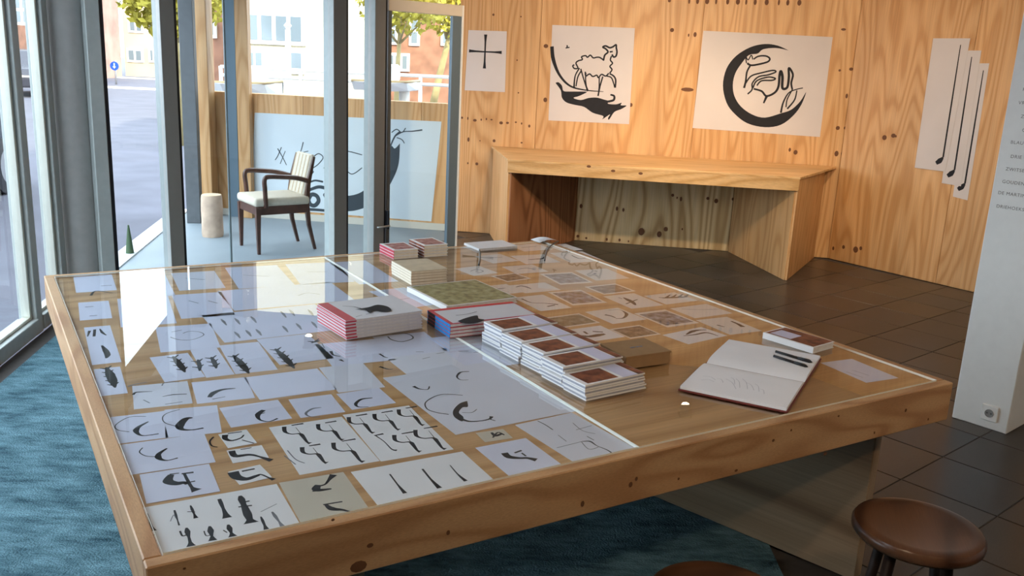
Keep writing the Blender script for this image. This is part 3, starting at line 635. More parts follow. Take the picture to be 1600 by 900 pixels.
paper('brown landscape photograph in the far row', [(916,449),(962,442),(990,455),(944,461)], (), W_, photo=(PHB, .86))
paper('photograph of a pale sky over brown ground', [(862,457),(910,452),(942,472),(893,479)], (), W_, photo=(PHS, .86))
paper('print with a thin wavy black line next to the red-edged book', [(806,465),(850,460),(888,480),(843,488)], [([6,3,3,8], [(815,467),(830,473),(850,474),(872,476)]), (6, [(855,479),(867,477)])], W_)
paper('print with a small black insect', [(945,463),(993,458),(1031,476),(987,484)], [([3,14,12,4], [(974,465),(982,469),(989,473),(993,477)]), (4, [(978,475),(996,468)]), (3, [(972,467),(966,465)])], W_)
paper('print with a brushy black animal at the far right', [(1008,463),(1054,456),(1088,470),(1041,476)], spiky(1036,466,1076,464,4,10), W_)
paper('print with a curved black ring behind the kraft box', [(917,488),(966,480),(1007,499),(957,507)], [([3,9,5,3], [(973,486),(979,491),(974,497),(962,498)]), ([8,6,3], [(945,492),(955,494),(962,497)]), (2, [(950,485),(966,484),(973,486)])], W_)
paper('blue and brown photograph right of the ring print', [(994,490),(1041,483),(1087,504),(1043,513)], (), W_, photo=(PHS, .86))
paper('warm sheet with a single long pale line', [(1047,483),(1105,474),(1142,490),(1087,497)], [(2, [(1065,483),(1095,484),(1125,483)])], W_, INKG)
paper('print with a slanted black brush stroke at the right rim', [(1092,501),(1136,494),(1187,517),(1139,524)], [([4,8,12], [(1142,502),(1152,506),(1161,511)]), ([6,3], [(1120,508),(1132,511)])], W_)
paper('print with two black feathers nearest the guest book', [(1034,523),(1094,512),(1142,525),(1072,537)], [([4,14,9,3], [(1072,523),(1082,518),(1092,516),(1104,516)]), ([3,7,9,3], [(1068,525),(1086,523),(1104,520),(1122,525)])], PAPER)
paper('grey green photograph beside the white book stacks', [(847,500),(905,487),(932,505),(875,513)], (), W_, photo=(PHG, .9))
paper('black and white graphic print behind the kraft box', [(887,516),(940,508),(972,526),(924,535)], [([6,16,20,10], [(905,524),(920,526),(934,524),(945,522)]), (8, [(912,518),(918,522)]), (8, [(926,518),(942,519)])], PAPER)
paper('dim brown photograph behind the kraft box', [(956,515),(998,507),(1031,522),(984,530)], (), W_, photo=(PHB, .9))
paper('small grey print among the far photographs', [(748,401),(782,396),(806,407),(768,413)], [(4, [(765,403),(785,402)])], W_, INKG)
paper('brownish photograph among the far prints', [(767,431),(803,427),(832,435),(792,441)], (), W_, photo=(PHB, .86))
paper('warm print with a ring left of the brownish photograph', [(715,420),(748,415),(776,426),(738,432)], [(3, [(735,424),(745,421),(755,424),(745,427)])], W_, INKG)
paper('warm print with an insect left of the grey fish', [(748,449),(792,443),(815,456),(770,463)], [([3,8,3], [(765,452),(775,452),(790,450)])], W_, INKG)
paper('far print near the curled brochure', [(800,384),(838,379),(858,389),(818,394)], [(4, [(815,387),(838,385)])], W_, INKG)
paper('far print right of the dark cable', [(860,384),(885,380),(905,390),(878,394)], [(4, [(872,386),(888,387)])], W_, INKG)
paper('far warm print in the third row', [(790,418),(832,412),(852,424),(806,429)], [([3,6,3], [(808,421),(822,419),(836,421)])], W_, INKG)
paper('white flyer lying beside the near right corner', [(1290,568),(1332,559),(1396,590),(1352,600)], (), PAPLIL, grey=[(1.5, [(1330,578),(1358,587)]), (1.5, [(1322,581),(1348,590)])])

# ================================================================ BOOKS ON THE TABLE
def book(name, label, c, rz, L, W, T, z, cover, pages, group=None, spine=None, deco=(), t=.0012):
    """local x = length L, y = width W; spine along -x"""
    b = empty(name, (c[0], c[1], z), rz, label, 'book', group)
    vs, fs = [], []
    for z0, z1 in ((0, t), (T-t, T)):
        k = len(vs); vs += [(x, y, q) for q in (z0, z1) for x, y in ((-L/2, -W/2), (L/2, -W/2), (L/2, W/2), (-L/2, W/2))]
        fs += [tuple(k+i for i in f) for f in ((3, 2, 1, 0), (4, 5, 6, 7), (0, 1, 5, 4), (1, 2, 6, 5), (2, 3, 7, 6), (3, 0, 4, 7))]
    mesh('cover', vs, fs, cover, b)
    box('spine', (-L/2+t/2, 0, T/2), (t, W, T-2*t), spine or cover, b)
    box('pages', (-.001, 0, T/2), (L-.004-t, W-.004, T-2*t), pages, b)
    for kd, (nm, x0, x1, y0, y1, m_) in enumerate(deco):
        box(nm, ((x0+x1)/2, (y0+y1)/2, T+.0002+.0004*kd), (x1-x0, y1-y0, .0003), m_, b)
    return b
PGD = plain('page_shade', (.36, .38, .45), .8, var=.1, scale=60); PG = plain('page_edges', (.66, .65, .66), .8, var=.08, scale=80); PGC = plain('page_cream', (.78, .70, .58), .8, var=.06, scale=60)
WCOV = plain('white_cover', (.80, .80, .82), .4); LIL = plain('lilac_band', (.60, .60, .78), .45)
BRN = photo_mat('cover_brown', (.08, .02, .012), (.20, .055, .025), (.30, .10, .04))
RED = plain('red_cover', (.48, .045, .075), .4, var=.08); BLU = plain('blue_spine', (.015, .22, .56), .4, var=.1); GRYC = plain('grey_cover', (.60, .60, .64), .45)
GZ = TZ+.0026
ordinal = ['bottom', 'second', 'third', 'fourth', 'fifth', 'top', 'top']
def pos(n, i, s=''): return 'topmost' if i == n-1 else ('bottom' if i == 0 else ordinal[i]+' from the bottom')
# red spined stack
rz = R_(36); u_ = Vector((math.cos(rz), math.sin(rz))); v_ = Vector((-u_.y, u_.x))
q = at(540, 532, TZ); c0 = Vector((q.x, q.y))+u_*.1475+v_*.118
for i in range(6):
    t_ = .0108; j = Vector((random.uniform(-.002, .002), random.uniform(-.002, .002)))
    bk = book('red_spined_book', 'grey covered book with crimson spine, %s in the stack of six' % pos(6, i), c0+j, rz+random.uniform(-.01, .01), .295, .236, t_, GZ+i*(t_+.0003), GRYC, PG, 'stack of six crimson spined books', RED,
        [('spine_band', -.147, -.108, -.118, .118, RED)], .0026)
    box('spine_edge', (-.128, -.1182, t_/2), (.040, .0012, t_-.0054), RED, bk)
    if i == 5:
        D = [(None, [(555,485),(575,482),(590,478),(606,481),(611,487),(598,489),(585,487),(578,491),(570,486)]), ([2, 5], [(535,480),(552,481),(565,484)]), ([2, 2], [(556,497),(566,494)]), (3, [(572,493),(580,491)])]
        o = print_mesh('cover_drawing', D, lambda x, y: at(x, y, GZ+6*t_), NZ, 0, INK, None, (bk.location.x, bk.location.y, GZ+6*t_)); o.parent = bk
        o.matrix_local = Matrix.Rotation(-bk.rotation_euler.z, 4, 'Z') @ Matrix.Translation((0, 0, t_+.003))
# blue spined stack
rz = R_(30); u_ = Vector((math.cos(rz), math.sin(rz))); v_ = Vector((-u_.y, u_.x))
q = at(703, 530, TZ); c0 = Vector((q.x, q.y))+u_*.175+v_*.095
for i in range(4):
    t_ = .0125
    bk = book('blue_spined_book', 'red edged book with bright blue spine, %s in the stack of four' % pos(4, i), c0+v_*random.uniform(-.003, .003), rz, .35, .19, t_, GZ+i*(t_+.0003), RED, PG, 'stack of four blue spined books', BLU,
        [('cover_sheet', -.160, .170, -.088, .070, GRYC), ('red_band', -.165, .17, .072, .092, plain('bright_red', (.62, .035, .05), .4)), ] if i == 3 else [])
    box('spine_print', (-.1752, .058, t_/2), (.0008, .06, t_-.002), BLACK, bk)
    if i == 3:
        D = [(None, [(715,503),(728,498),(745,494),(748,499),(757,501),(748,505),(735,507),(722,506)]), (3, [(712,494),(730,492),(745,488)])]
        o = print_mesh('cover_drawing', D, lambda x, y: at(x, y, GZ+4*t_), NZ, 0, INK, None, (bk.location.x, bk.location.y, GZ+4*t_)); o.parent = bk
        o.matrix_local = Matrix.Rotation(-rz, 4, 'Z') @ Matrix.Translation((0, 0, t_+.0022))
# white stacks with brown picture covers
rz = R_(35)
u_ = Vector((math.cos(rz), math.sin(rz))); v_ = Vector((-u_.y, u_.x))
names = ['farthest', 'second', 'third', 'fourth', 'nearest']
starts = [(782, 548), (812, 567), (846, 586), (879, 609), (915, 629)]
for ci, (px, py) in enumerate(starts):
    q = at(px, py, TZ); n_ = 3 if ci == 4 else 4; t_ = .0165
    W = .118 if ci < 4 else .112
    for i in range(n_):
        a_ = rz+random.uniform(-.02, .02)
        c = Vector((q.x, q.y))+u_*(.115+random.uniform(-.007, .007))+v_*(W/2-.002+random.uniform(-.002, .002))
        rz_ = a_; book('white_book', 'white brown-pictured paperback, %s, %s of five stacks' % (pos(n_, i), names[ci]), c, rz_, .23, W-.005, t_-.001, GZ+i*(t_+.0008), WCOV, PGD, 'white paperbacks with brown pictures in five stacks', PGD,
            [('cover_picture', -.098, .018, -W/2+.012, W/2-.012, BRN), ('title_band', .030, .083, -W/2+.003, W/2-.003, LIL), ('edge_picture', .088, .112, -W/2+.003, W/2-.003, BRN)], .0046)
# olive flat book
rz = R_(34); OLI = photo_mat('olive_cover', (.16, .13, .05), (.30, .26, .11), (.40, .36, .20))
q = [at(*p, GZ+.02) for p in ((644,447),(692,480),(803,466),(745,435))]; c = sum(q, Vector())/4
bk = book('olive_book', 'large flat olive green book with white edges behind the blue spined stack', c, rz, .325, .33, .02, GZ, WCOV, PG, None, WCOV, [('cover_picture', -.150, .158, -.158, .158, OLI)])
# cream stack
rz = R_(30); u_ = Vector((math.cos(rz), math.sin(rz))); v_ = Vector((-u_.y, u_.x))
q = at(643, 447, TZ); c0 = Vector((q.x, q.y))+u_*.085+v_*.085
for i in range(5):
    book('cream_book', 'cream paperback with tan cover, %s in the stack behind the olive book' % pos(5, i), c0+v_*(.03+random.uniform(-.004, .004)), rz, .17, .22, .0115, GZ+i*.0119, plain('tan_cover', (.56, .46, .32), .5, var=.1), PGC, 'stack of five cream paperbacks', PGC)
# far reddish books
PINKP = photo_mat('cover_pinkish', (.16, .03, .03), (.34, .10, .09), (.50, .30, .27))
for k, (px, py, n_, nm) in enumerate(((622, 401, 3, 'left'), (668, 398, 4, 'right'))):
    q = at(px, py, TZ)
    for i in range(n_):
        book('red_picture_book', 'small red picture paperback, %s in the %s far stack' % (pos(n_, i), nm), (q.x, q.y+.03), R_(32), .13, .17, .014, GZ+i*.0145, WCOV if i < n_-1 or k == 0 else WCOV, PGC, 'red picture paperbacks at the far table edge', RED if k == 0 else BRN,
            [('cover_picture', -.05, .055, -.07, .07, PINKP)])
q = at(767, 386, TZ)
book('white_catalogue', 'thin white catalogue lying flat at the far table edge', (q.x, q.y), R_(32), .23, .16, .012, GZ, WCOV, PG, None, WCOV)
# curled brochure and cable
q = at(848, 377, TZ); vs, fs = [], []
for i in range(9):
    a = i/8; vs += [(-.05+a*.11, -.045, .012*math.sin(a*2.6)+.002), (-.05+a*.11, .045, .010*math.sin(a*2.6)+.002)]
fs = [(2*i, 2*i+2, 2*i+3, 2*i+1) for i in range(8)]
o = mesh('brochure', vs, fs, PAPER, None, True); o.location = (q.x, q.y, GZ); o.rotation_euler = (0, 0, R_(32)); o.modifiers.new('thick', 'SOLIDIFY').thickness = .001
tag(o, 'curled white brochure at the far corner of the table', 'brochure')
P_ = [at(872, 377, GZ+.006), at(862, 383, GZ+.006), at(855, 391, GZ+.006), at(852, 400, GZ+.006), at(851, 407, GZ+.006)]
tag(tube('cable', spline(P_), .004, FRAMED), 'thin dark cable beside the curled brochure', 'cable')
P_ = [at(748, 385, GZ+.006), at(750, 395, GZ+.006), at(750, 404, GZ+.006), at(748, 414, GZ+.006)]
tag(tube('cable', spline(P_), .004, FRAMED), 'short dark cable in front of the white catalogue', 'cable')
# kraft box
rz = R_(29); KR = plain('kraft_card', (.33, .20, .10), .7, var=.06, scale=30)
u_ = Vector((math.cos(rz), math.sin(rz))); v_ = Vector((-u_.y, u_.x)); q = at(985, 578, TZ); c = Vector((q.x, q.y))+u_*.07+v_*.075
kb_ = empty('kraft_box', (c.x, c.y, GZ), rz, 'flat brown kraft cardboard box between the white books and guest book', 'box')
box('box_base', (0, 0, .021), (.176, .146, .042), KR, kb_, 0, .001); box('box_lid', (0, 0, .040), (.18, .15, .006), KR, kb_, 0, .001)
for x, w2 in ((-.012, .018), (.008, .012), (.022, .010)): box('stamp_mark', (x, .0, .0435), (w2, .008, .0006), INKG, kb_)
# guest book
g4 = [at(*p, TZ) for p in ((1059,612),(1136,537),(1284,563),(1230,648))]
c = sum(g4, Vector())/4; e1 = ((g4[1]-g4[0])+(g4[2]-g4[3]))/2; e2 = ((g4[3]-g4[0])+(g4[2]-g4[1]))/2
an = math.atan2(e1.y, e1.x); LL, WW = e1.length, e2.length
gb = empty('guest_book', (c.x, c.y, GZ), an, 'open guest book with handwriting on blank white pages', 'book')
box('cover', (0, 0, .003), (LL, WW, .006), plain('dark_red_cover', (.16, .035, .03), .5), gb, 0, .002)
def pages(sgn):
    n_ = 14; vs, fs = [], []
    for i in range(n_+1):
        f = i/n_; x = sgn*(.001+f*(LL/2-.006)); z = .006+.014*(1-math.exp(-f*9))*(1-.35*f)
        for y in (-WW/2+.005, WW/2-.005): vs += [(x, y, .006), (x, y, z)]
    for i in range(n_):
        a = 4*i; b_ = a+4; fs += [(a+1, b_+1, b_+3, a+3), (a, a+1, a+3+0, a+2) if i == 0 else (a+1, b_+1, b_+3, a+3), (a, b_, b_+1, a+1), (a+2, a+3, b_+3, b_+2)]
    a = 4*n_; fs.append((a, a+2, a+3, a+1)); fs = list(dict.fromkeys(fs))
    o = mesh('pages', vs, fs, PAPER, gb, True); o.modifiers.new('es', 'EDGE_SPLIT').split_angle = R_(40); return o
pages(-1); pages(1)
tx = []
def gz_(x, y): return at(x, y, GZ+.0195)
for k, (x0, y0, x1, y1) in enumerate(((1095,594,1116,597),(1098,588,1118,594),(1134,592,1150,608),(1142,590,1148,601),(1150,592,1156,606),(1160,592,1168,608),(1166,598,1178,610),(1180,600,1186,612),(1120,592,1130,598),(1188,608,1194,616))):
    tx.append((1.2, [(x0, y0), ((x0+x1)/2+2, (y0+y1)/2-2), (x1, y1)]))
o = print_mesh('handwriting', tx, gz_, NZ, 0, plain('pencil', (.42, .42, .48), .8), None, (c.x, c.y, GZ)); o.parent = gb; o.matrix_local = Matrix.Rotation(-an, 4, 'Z') @ Matrix.Translation((0, 0, .0005))
for k, (a, b_, lb) in enumerate((((1212, 549), (1269, 566), 'black pen lying on the open guest book, farther of two'), ((1209, 556), (1262, 573), 'black pen lying on the open guest book, nearer of two'))):
    p0 = at(*a, GZ+.024); p1 = at(*b_, GZ+.021); d = p1-p0
    pe = empty('pen', tuple(p0), 0, lb, 'pen', 'pens on the guest book')
    tube('barrel', [(0, 0, 0), tuple(d*.62)], .0045, BLACK, pe, 10); tube('cap', [tuple(d*.62), tuple(d*.95)], .0053, BLACK, pe, 10); tube('tip', [tuple(d*.95), tuple(d)], [.004, .0015], BLACK, pe, 8)
    dn = d.normalized(); tube('clip', [tuple(d*.68+Vector((0, 0, .0065))), tuple(d*.92+Vector((0, 0, .0065)))], .0012, plain('steel', (.5, .5, .5), .3, .9), pe, 6)
# small brown book
q = [at(*p, TZ+.022) for p in ((1198,519),(1230,511),(1299,537),(1266,545))]; c = sum(q, Vector())/4; d = q[1]-q[0]
book('small_book', 'small white edged book with brown cover behind the guest book pens', c, math.atan2(d.y, d.x), .132, .208, .022, GZ, WCOV, PG, None, WCOV, [('cover_picture', -.058, .062, -.098, .098, BRN), ('title_panel', -.05, .02, .0, .085, LIL)])

# ================================================================ WALL POSTERS
def wpoly(name, label, quad, A, B, strokes, mat, off, cat='poster', grp='posters on the plywood walls', ink=INK, subname='drawing'):
    d = (Vector((B[0], B[1]))-Vector((A[0], A[1]))).normalized(); n = Vector((d.y, -d.x, 0))
    q = [atw(x, y, A, B)+n*off for x, y in quad]; c = sum(q, Vector())/4
    vs = [p-c for p in q]+[p-c-n*.0008 for p in q]
    o = mesh(name, vs, [(0, 1, 2, 3), (4, 5, 6, 7), (0, 1, 5, 4), (1, 2, 6, 5), (2, 3, 7, 6), (3, 0, 4, 7)], mat); o.location = c
    tag(o, label, cat, grp)
    if 'ship' in label: strokes = [((s[0] if s[0] is None else ([a*1.9 for a in s[0]] if isinstance(s[0], (list, tuple)) else s[0]*1.9)), s[1]) for s in strokes]
    if 'lamb' in label or 'moon' in label: strokes = [((s[0] if s[0] is None else ([a*((1.5 if 'lamb' in label else 1.15) if max(s[0]) < 23 else 1) for a in s[0]] if isinstance(s[0], (list, tuple)) else s[0]*1.4)), s[1]) for s in strokes]
    if strokes: print_mesh(subname, strokes, lambda x, y: atw(x, y, A, B), n, off+.0008, ink, o, c)
    return o
def z4(x0, y0, s, l): return [(x0+a/s, y0+b_/s) for a, b_ in l]
POST = plain('poster_paper', (.60, .555, .545), .75, var=.03, scale=3)
wpoly('poster', 'white paper with a plain black cross', [(732,47),(792,49),(789,144),(726,141)], WB0, WB1, [([32, 17, 14, 17, 32], [(759,54),(758,80),(757,107)]), ([30, 16, 13, 16, 30], [(733,79.5),(759,81),(784,82)])], POST, .003)
f5 = lambda l: z4(700, 0, 4, l)
lamb = [([9]*2, f5([(790,405),(780,412),(790,428),(812,425),(800,395),(815,380),(840,372),(835,355),(860,348),(872,358),(890,345),(908,362),(930,358),(950,360),(975,378)])),
    ([11, 11], f5([(972,378),(980,345),(1000,325),(985,305),(968,295),(985,287),(1010,298),(1030,293),(1050,280),(1052,300),(1056,325),(1050,350),(1035,356),(1025,340)])),
    ([9, 9], f5([(1022,350),(1015,375),(1028,395),(1012,415),(1025,435),(1010,458)])), ([9, 11], f5([(1010,460),(1035,475),(1048,500),(1045,548)])), ([8, 8], f5([(990,475),(1020,485),(1035,520),(1042,548)])),
    ([9, 9], f5([(858,448),(862,475),(885,462),(905,478),(930,470),(940,485),(960,465),(985,475),(1005,458)])), ([9, 8, 12], f5([(822,425),(795,475),(788,545)])), ([9, 8], f5([(835,440),(812,480),(800,540)])), ([9, 8, 12], f5([(830,430),(850,500),(875,570)])), ([8, 8], f5([(862,455),(860,500),(868,560)])),
    ([9, 10], f5([(968,478),(950,540),(938,600)])), ([8, 8], f5([(945,480),(945,540),(940,590)])), (10, f5([(1010,325),(1030,322)])),
    ([34, 36, 24, 18, 12, 5], f5([(650,290),(658,370),(695,465),(760,535),(850,562),(972,573)])),
    (None, f5([(672,518),(690,514),(712,535),(722,568),(760,572),(795,572),(850,572),(868,576),(820,600),(785,612),(830,625),(880,612),(930,610),(975,622),(1005,632),(1000,648),(1050,652),(1085,642),(1080,658),(1116,660),(1082,682),(1040,700),(1008,746),(1000,738),(1012,715),(965,745),(970,725),(905,705),(850,668),(790,655),(740,640),(712,610),(705,565)])),
    ([14, 14, 10], f5([(1000,635),(1035,625),(1038,600),(1015,592)])), (9, f5([(745,282),(745,298)])), (8, f5([(735,300),(760,296)]))]
wpoly('poster', 'white paper with a lamb standing over a black dog', [(863,39),(992,44),(983,194),(857,188)], WB0, WB1, lamb, POST, .003)
f6 = lambda l: z4(1060, 0, 4, l)
moon = [(None, f6([(690,316),(620,285),(540,275),(450,295),(360,350),(300,430),(278,535),(300,640),(350,710),(430,770),(540,795),(640,780),(720,720),(770,650),(798,575),(762,632),(705,685),(640,708),(540,735),(460,715),(390,665),(350,600),(340,530),(355,460),(392,400),(440,345),(495,335),(530,308),(610,300)])),
    ([16, 12], f6([(430,395),(455,408),(510,400),(560,385),(570,365),(545,350),(500,352),(470,370)])), ([9, 9], f6([(425,395),(420,350),(435,375),(455,345),(465,372)])),
    ([14, 14, 18], f6([(450,408),(428,450),(420,510),(410,550)])), ([12, 12, 12], f6([(420,520),(455,475),(520,455),(590,440),(608,450),(560,468),(500,480),(462,520),(460,560),(432,588)])),
    ([12, 12], f6([(465,550),(490,505),(560,482),(605,490),(585,502),(520,505),(490,535)])), ([14, 22, 14], f6([(470,555),(520,570),(550,600),(600,580),(625,540),(632,470),(640,445),(650,480),(650,550),(680,545),(690,480),(690,425),(715,465),(705,520),(712,560)])), ([22, 12], f6([(552,600),(532,645)])),
    ([16, 10, 8], f6([(640,705),(655,640),(690,580),(740,558),(778,550)])), ([10, 10], f6([(712,560),(680,620),(672,670)])), ([10, 14], f6([(740,565),(725,625),(680,680)]))]
wpoly('poster', 'wide white paper with a black crescent moon curled round an animal', [(1099,48),(1301,58),(1281,214),(1082,200)], WB0, WB1, moon, POST, .003)
for k, (qd, st, lb) in enumerate((([(1459,60),(1517,60),(1478,268),(1430,262)], [(1502,70),(1488,160),(1474.5,246)], 'leftmost'), ([(1500,79),(1534,79),(1502,291),(1472,286)], [(1519,89),(1506,175),(1492,266)], 'middle'), ([(1520,99),(1546,99),(1512,313),(1489,307)], [(1537,110),(1523,196),(1508,287)], 'rightmost'))):
    e_ = st[-1]
    wpoly('poster', 'tall white sheet with one long hooked staff, %s of three by the pillar' % lb, [(a+0, b_) for a, b_ in qd], WB1, WR1, [([7, 13, 15], st), ([14, 46, 30], [e_, (e_[0]-5, e_[1]+5), (e_[0]-11, e_[1]+9)])], POST, .009-.003*k)
ship = [(None, [(625,224),(623,256),(614,280),(600,302),(575,322),(545,330),(520,322),(505,305),(515,300),(540,306),(565,300),(585,280),(600,258),(608,240),(612,228),(617,232)]),
    (8, [(607,240),(612,224),(618,212),(625,206)]), ([7, 5, 8], [(618,212),(630,206),(645,205),(660,203)]), ([5, 5], [(612,207),(620,202),(628,207),(634,200)]), ([5, 5], [(620,215),(628,218),(632,224)]), (6, [(603,236),(600,232),(604,228),(608,232),(604,236)]),
    ([22, 22], [(482,312),(487,304),(495,306),(498,314),(492,321),(485,319),(482,312)]), ([14, 20], [(478,300),(488,295),(500,292),(515,296)]), ([10, 10], [(482,286),(492,282),(505,284)]), ([5, 5], [(490,245),(498,240),(505,246),(498,256),(490,262)]), (5, [(484,264),(490,268),(486,272),(482,268)]),
    ([6, 4], [(434,232),(442,246),(448,258)]), ([5, 4], [(440,230),(434,244),(430,250)]), (4, [(446,236),(438,256)]), ([6, 4], [(474,222),(471,234),(468,240)]), (4, [(474,238),(482,236)]), ([5, 5], [(506,262),(520,270),(535,262),(550,272),(566,262)]), ([18, 14], [(450,328),(480,327),(510,329)]), (5, [(540,300),(542,250),(538,215)]), (5, [(515,240),(540,236),(566,242)])]
wpoly('poster', 'large pale blue poster of a curved ship with a wheel behind the porch chair', [(398,176),(690,190),(674,346),(393,324)], WB0, WB1, ship, plain('poster_blue', (.62, .70, .76), .7, var=.04, scale=2), .003, ink=plain('slate_ink', (.045, .06, .075), .7))

# ================================================================ PLYWOOD COUNTER
ct = empty('plywood_counter', (1.3, 8.2, 0), 0, 'long built-in plywood counter with splayed wedge ends under the posters', 'counter')
def cl2(p): return (p[0]-1.3, p[1]-8.2)
CT = .885
FL, FR, BL, BR = (-.09, 7.78), (2.34, 7.43), wallpt(-.27, -.003), wallpt(3.0, -.01)
prism('counter_top', [cl2(p) for p in (FL, FR, BR, BL)], CT-.02, CT, PLYX, ct, .002)
fv = (Vector(FR)-Vector(FL)).normalized(); fn = Vector((-fv.y, fv.x))
a0, b0 = Vector(FL)+fv*.004, Vector(FR)-fv*.004
prism('fascia', [cl2(p) for p in (a0, b0, b0+fn*.02, a0+fn*.02)], CT-.115, CT-.0202, PLYX, ct, .001)
def upright(name, p, q, th, z1, mat):
    p = Vector(p); q = Vector(q); d = (q-p).normalized(); n = Vector((-d.y, d.x))*th
    return prism(name, [cl2(x) for x in (p, q, q+n, p+n)], .002, z1, mat, ct, .001)
zU = CT-.021
i0 = Vector(FL)+fv*.035+fn*.022; o0 = Vector(FL)+fv*.008+fn*.022
upright('side_panel', (BL[0]+.02, BL[1]-.02), o0, .018, zU, PLYW)
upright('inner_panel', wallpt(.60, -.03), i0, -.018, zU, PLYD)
j0 = Vector(FR)-fv*.03+fn*.022; k0 = Vector(FR)-fv*.006+fn*.022
upright('inner_panel', wallpt(2.09, -.03), j0, .018, zU, PLYX_C) if False else upright('inner_panel', wallpt(2.09, -.03), j0, .018, zU, PLYW)
upright('side_panel', (2.90, wallpt(2.90)[1]-.02), k0, -.018, zU, PLYW)
bkp = upright('back_panel', wallpt(.60, -.012), wallpt(2.09, -.012), .008, zU, PLYP)
for px, py in ((920,260),(958,267),(1001,271)): knot(px, py, FL, FR, .05, .03, [c_ for c_ in ct.children if c_.name.startswith('fascia')][0], .001)
wa, wb = wallpt(.60, -.022), wallpt(2.09, -.022)
for px, py, w_, h_ in ((908,322,.04,.06),(964,326,.03,.06),(974,328,.03,.05),(1051,305,.04,.04),(1058,309,.02,.03),(1064,311,.03,.06),(1106,310,.04,.04),(1119,314,.05,.06),(1145,311,.03,.04),(1002,362,.08,.10),(1030,366,.06,.08),(1040,358,.05,.06),(1066,358,.02,.03),(903,369,.04,.04),(916,372,.03,.03),(948,374,.03,.04),(968,375,.03,.04),(982,377,.02,.03)):
    knot(px, py, wa, wb, w_, h_, bkp, .0008)

# ================================================================ ARMCHAIR IN THE PORCH
DKW = plain('dark_chair_wood', (.085, .035, .022), .35, var=.25, scale=14, spec=.5); UPH = plain('cream_upholstery', (.62, .56, .46), .8, var=.06, scale=50, bump=.2); UPS = plain('tan_stripe', (.46, .34, .20), .8)
ch = empty('armchair', (-2.13, 7.81, 0), R_(-53), 'dark wood armchair with cream seat and striped back in the glass porch', 'chair')
hw, hd_ = .205, .225
for sx in (-1, 1):
    tube('leg', [(sx*(hw+.005), -hd_, 0), (sx*hw, -hd_, .20), (sx*hw, -hd_, .40)], [.017, .023, .031], DKW, ch, 4)
    tube('leg', [(sx*(hw-.02), hd_+.075, 0), (sx*(hw-.02), hd_+.02, .22), (sx*(hw-.02), hd_, .42), (sx*(hw-.02), hd_+.02, .60), (sx*(hw-.025), hd_+.075, .82)], [.016, .022, .026, .022, .015], DKW, ch, 4)
    P_ = spline([(sx*(hw+.01), -hd_+.07, .40), (sx*(hw+.02), -hd_+.06, .55), (sx*(hw+.025), -hd_+.055, .635), (sx*(hw+.025), -hd_+.085, .665), (sx*(hw+.02), -.02, .66), (sx*(hw), .12, .645), (sx*(hw-.02), hd_+.02, .61)], 5)
    tube('armrest', P_, .021, DKW, ch, 6)
box('seat_rail', (0, -hd_, .375), (2*hw, .03, .075), DKW, ch, 0, .004); box('seat_rail', (0, hd_, .375), (2*hw-.04, .03, .075), DKW, ch, 0, .004)
for sx in (-1, 1): box('seat_rail', (sx*(hw-.008), 0, .375), (.03, 2*hd_, .075), DKW, ch, 0, .004)
st = box('seat', (0, -.005, .445), (2*hw+.035, 2*hd_+.05, .075), UPH, ch, 0); md = bevelled(st, .028, 4).modifiers[0]; md.width = .028
for p in st.data.polygons: p.use_smooth = True
bk = box('backrest', (0, hd_+.035, .655), (2*hw-.085, .045, .37), UPH, ch, 0, .015); bk.rotation_euler = (R_(-14), 0, 0)
for k in range(5): box('stripe', (-.14+k*.07, -.0225, 0), (.012, .003, .34), UPS, bk)
# log stool
q = at(327, 372, 0)
lg = empty('log_stump', (q.x, q.y+.1, 0), .3, 'pale upright log beside the porch armchair', 'log')
BARK = plain('pale_bark', (.56, .42, .32), .8, var=.22, scale=9, bump=.5)
prof = [(.093, 0), (.098, .03), (.095, .15), (.098, .26), (.094, .36), (.090, .385)]
o = lathe('trunk', prof, BARK, lg, 26)
lathe('cut_face', [(.089, .3852), (.087, .390), (.03, .392)], plain('cut_wood', (.66, .52, .36), .7, var=.12, scale=30), lg, 26)
# ================================================================ STOOLS
STW = ply('stool_wood', (.15, .066, .032), (.11, .046, .022), (.06, .025, .013), stretch=(.9, 4, 3), rings=12, rough=.28, spec=.6)
def stool(x, y, label, rz):
    s = empty('stool', (x, y, .006), rz, label, 'stool', 'round wooden stools at the table')
    r = .178; z = .47
    lathe('seat', [(.0, z-.045), (r-.03, z-.045), (r-.008, z-.040), (r, z-.030), (r, z-.014), (r-.006, z-.005), (r-.02, z-.001), (r-.04, z-.004), (.06, z-.010), (0.002, z-.011)], STW, s, 48)
    for k in range(4):
        a = math.pi/4+k*math.pi/2
        tube('leg', [(.10*math.cos(a), .10*math.sin(a), z-.046), (.155*math.cos(a), .155*math.sin(a), 0)], [.017, .014], plain('stool_leg', (.035, .020, .015), .5), s, 10)
    for k in range(4):
        a = math.pi/4+k*math.pi/2; b_ = a+math.pi/2; f = .132
        tube('rung', [(f*math.cos(a), f*math.sin(a), .17), (f*math.cos(b_), f*math.sin(b_), .17)], .009, plain('stool_leg', (.035, .020, .015), .5), s, 8)
q = at(1435, 822, .47); stool(q.x, q.y, 'round dark wooden stool beside the right table leg', R_(75))
q = at(1108, 876, .47); stool(q.x-.01, q.y-.175, 'round dark wooden stool cut off by the bottom of the photo', R_(20))

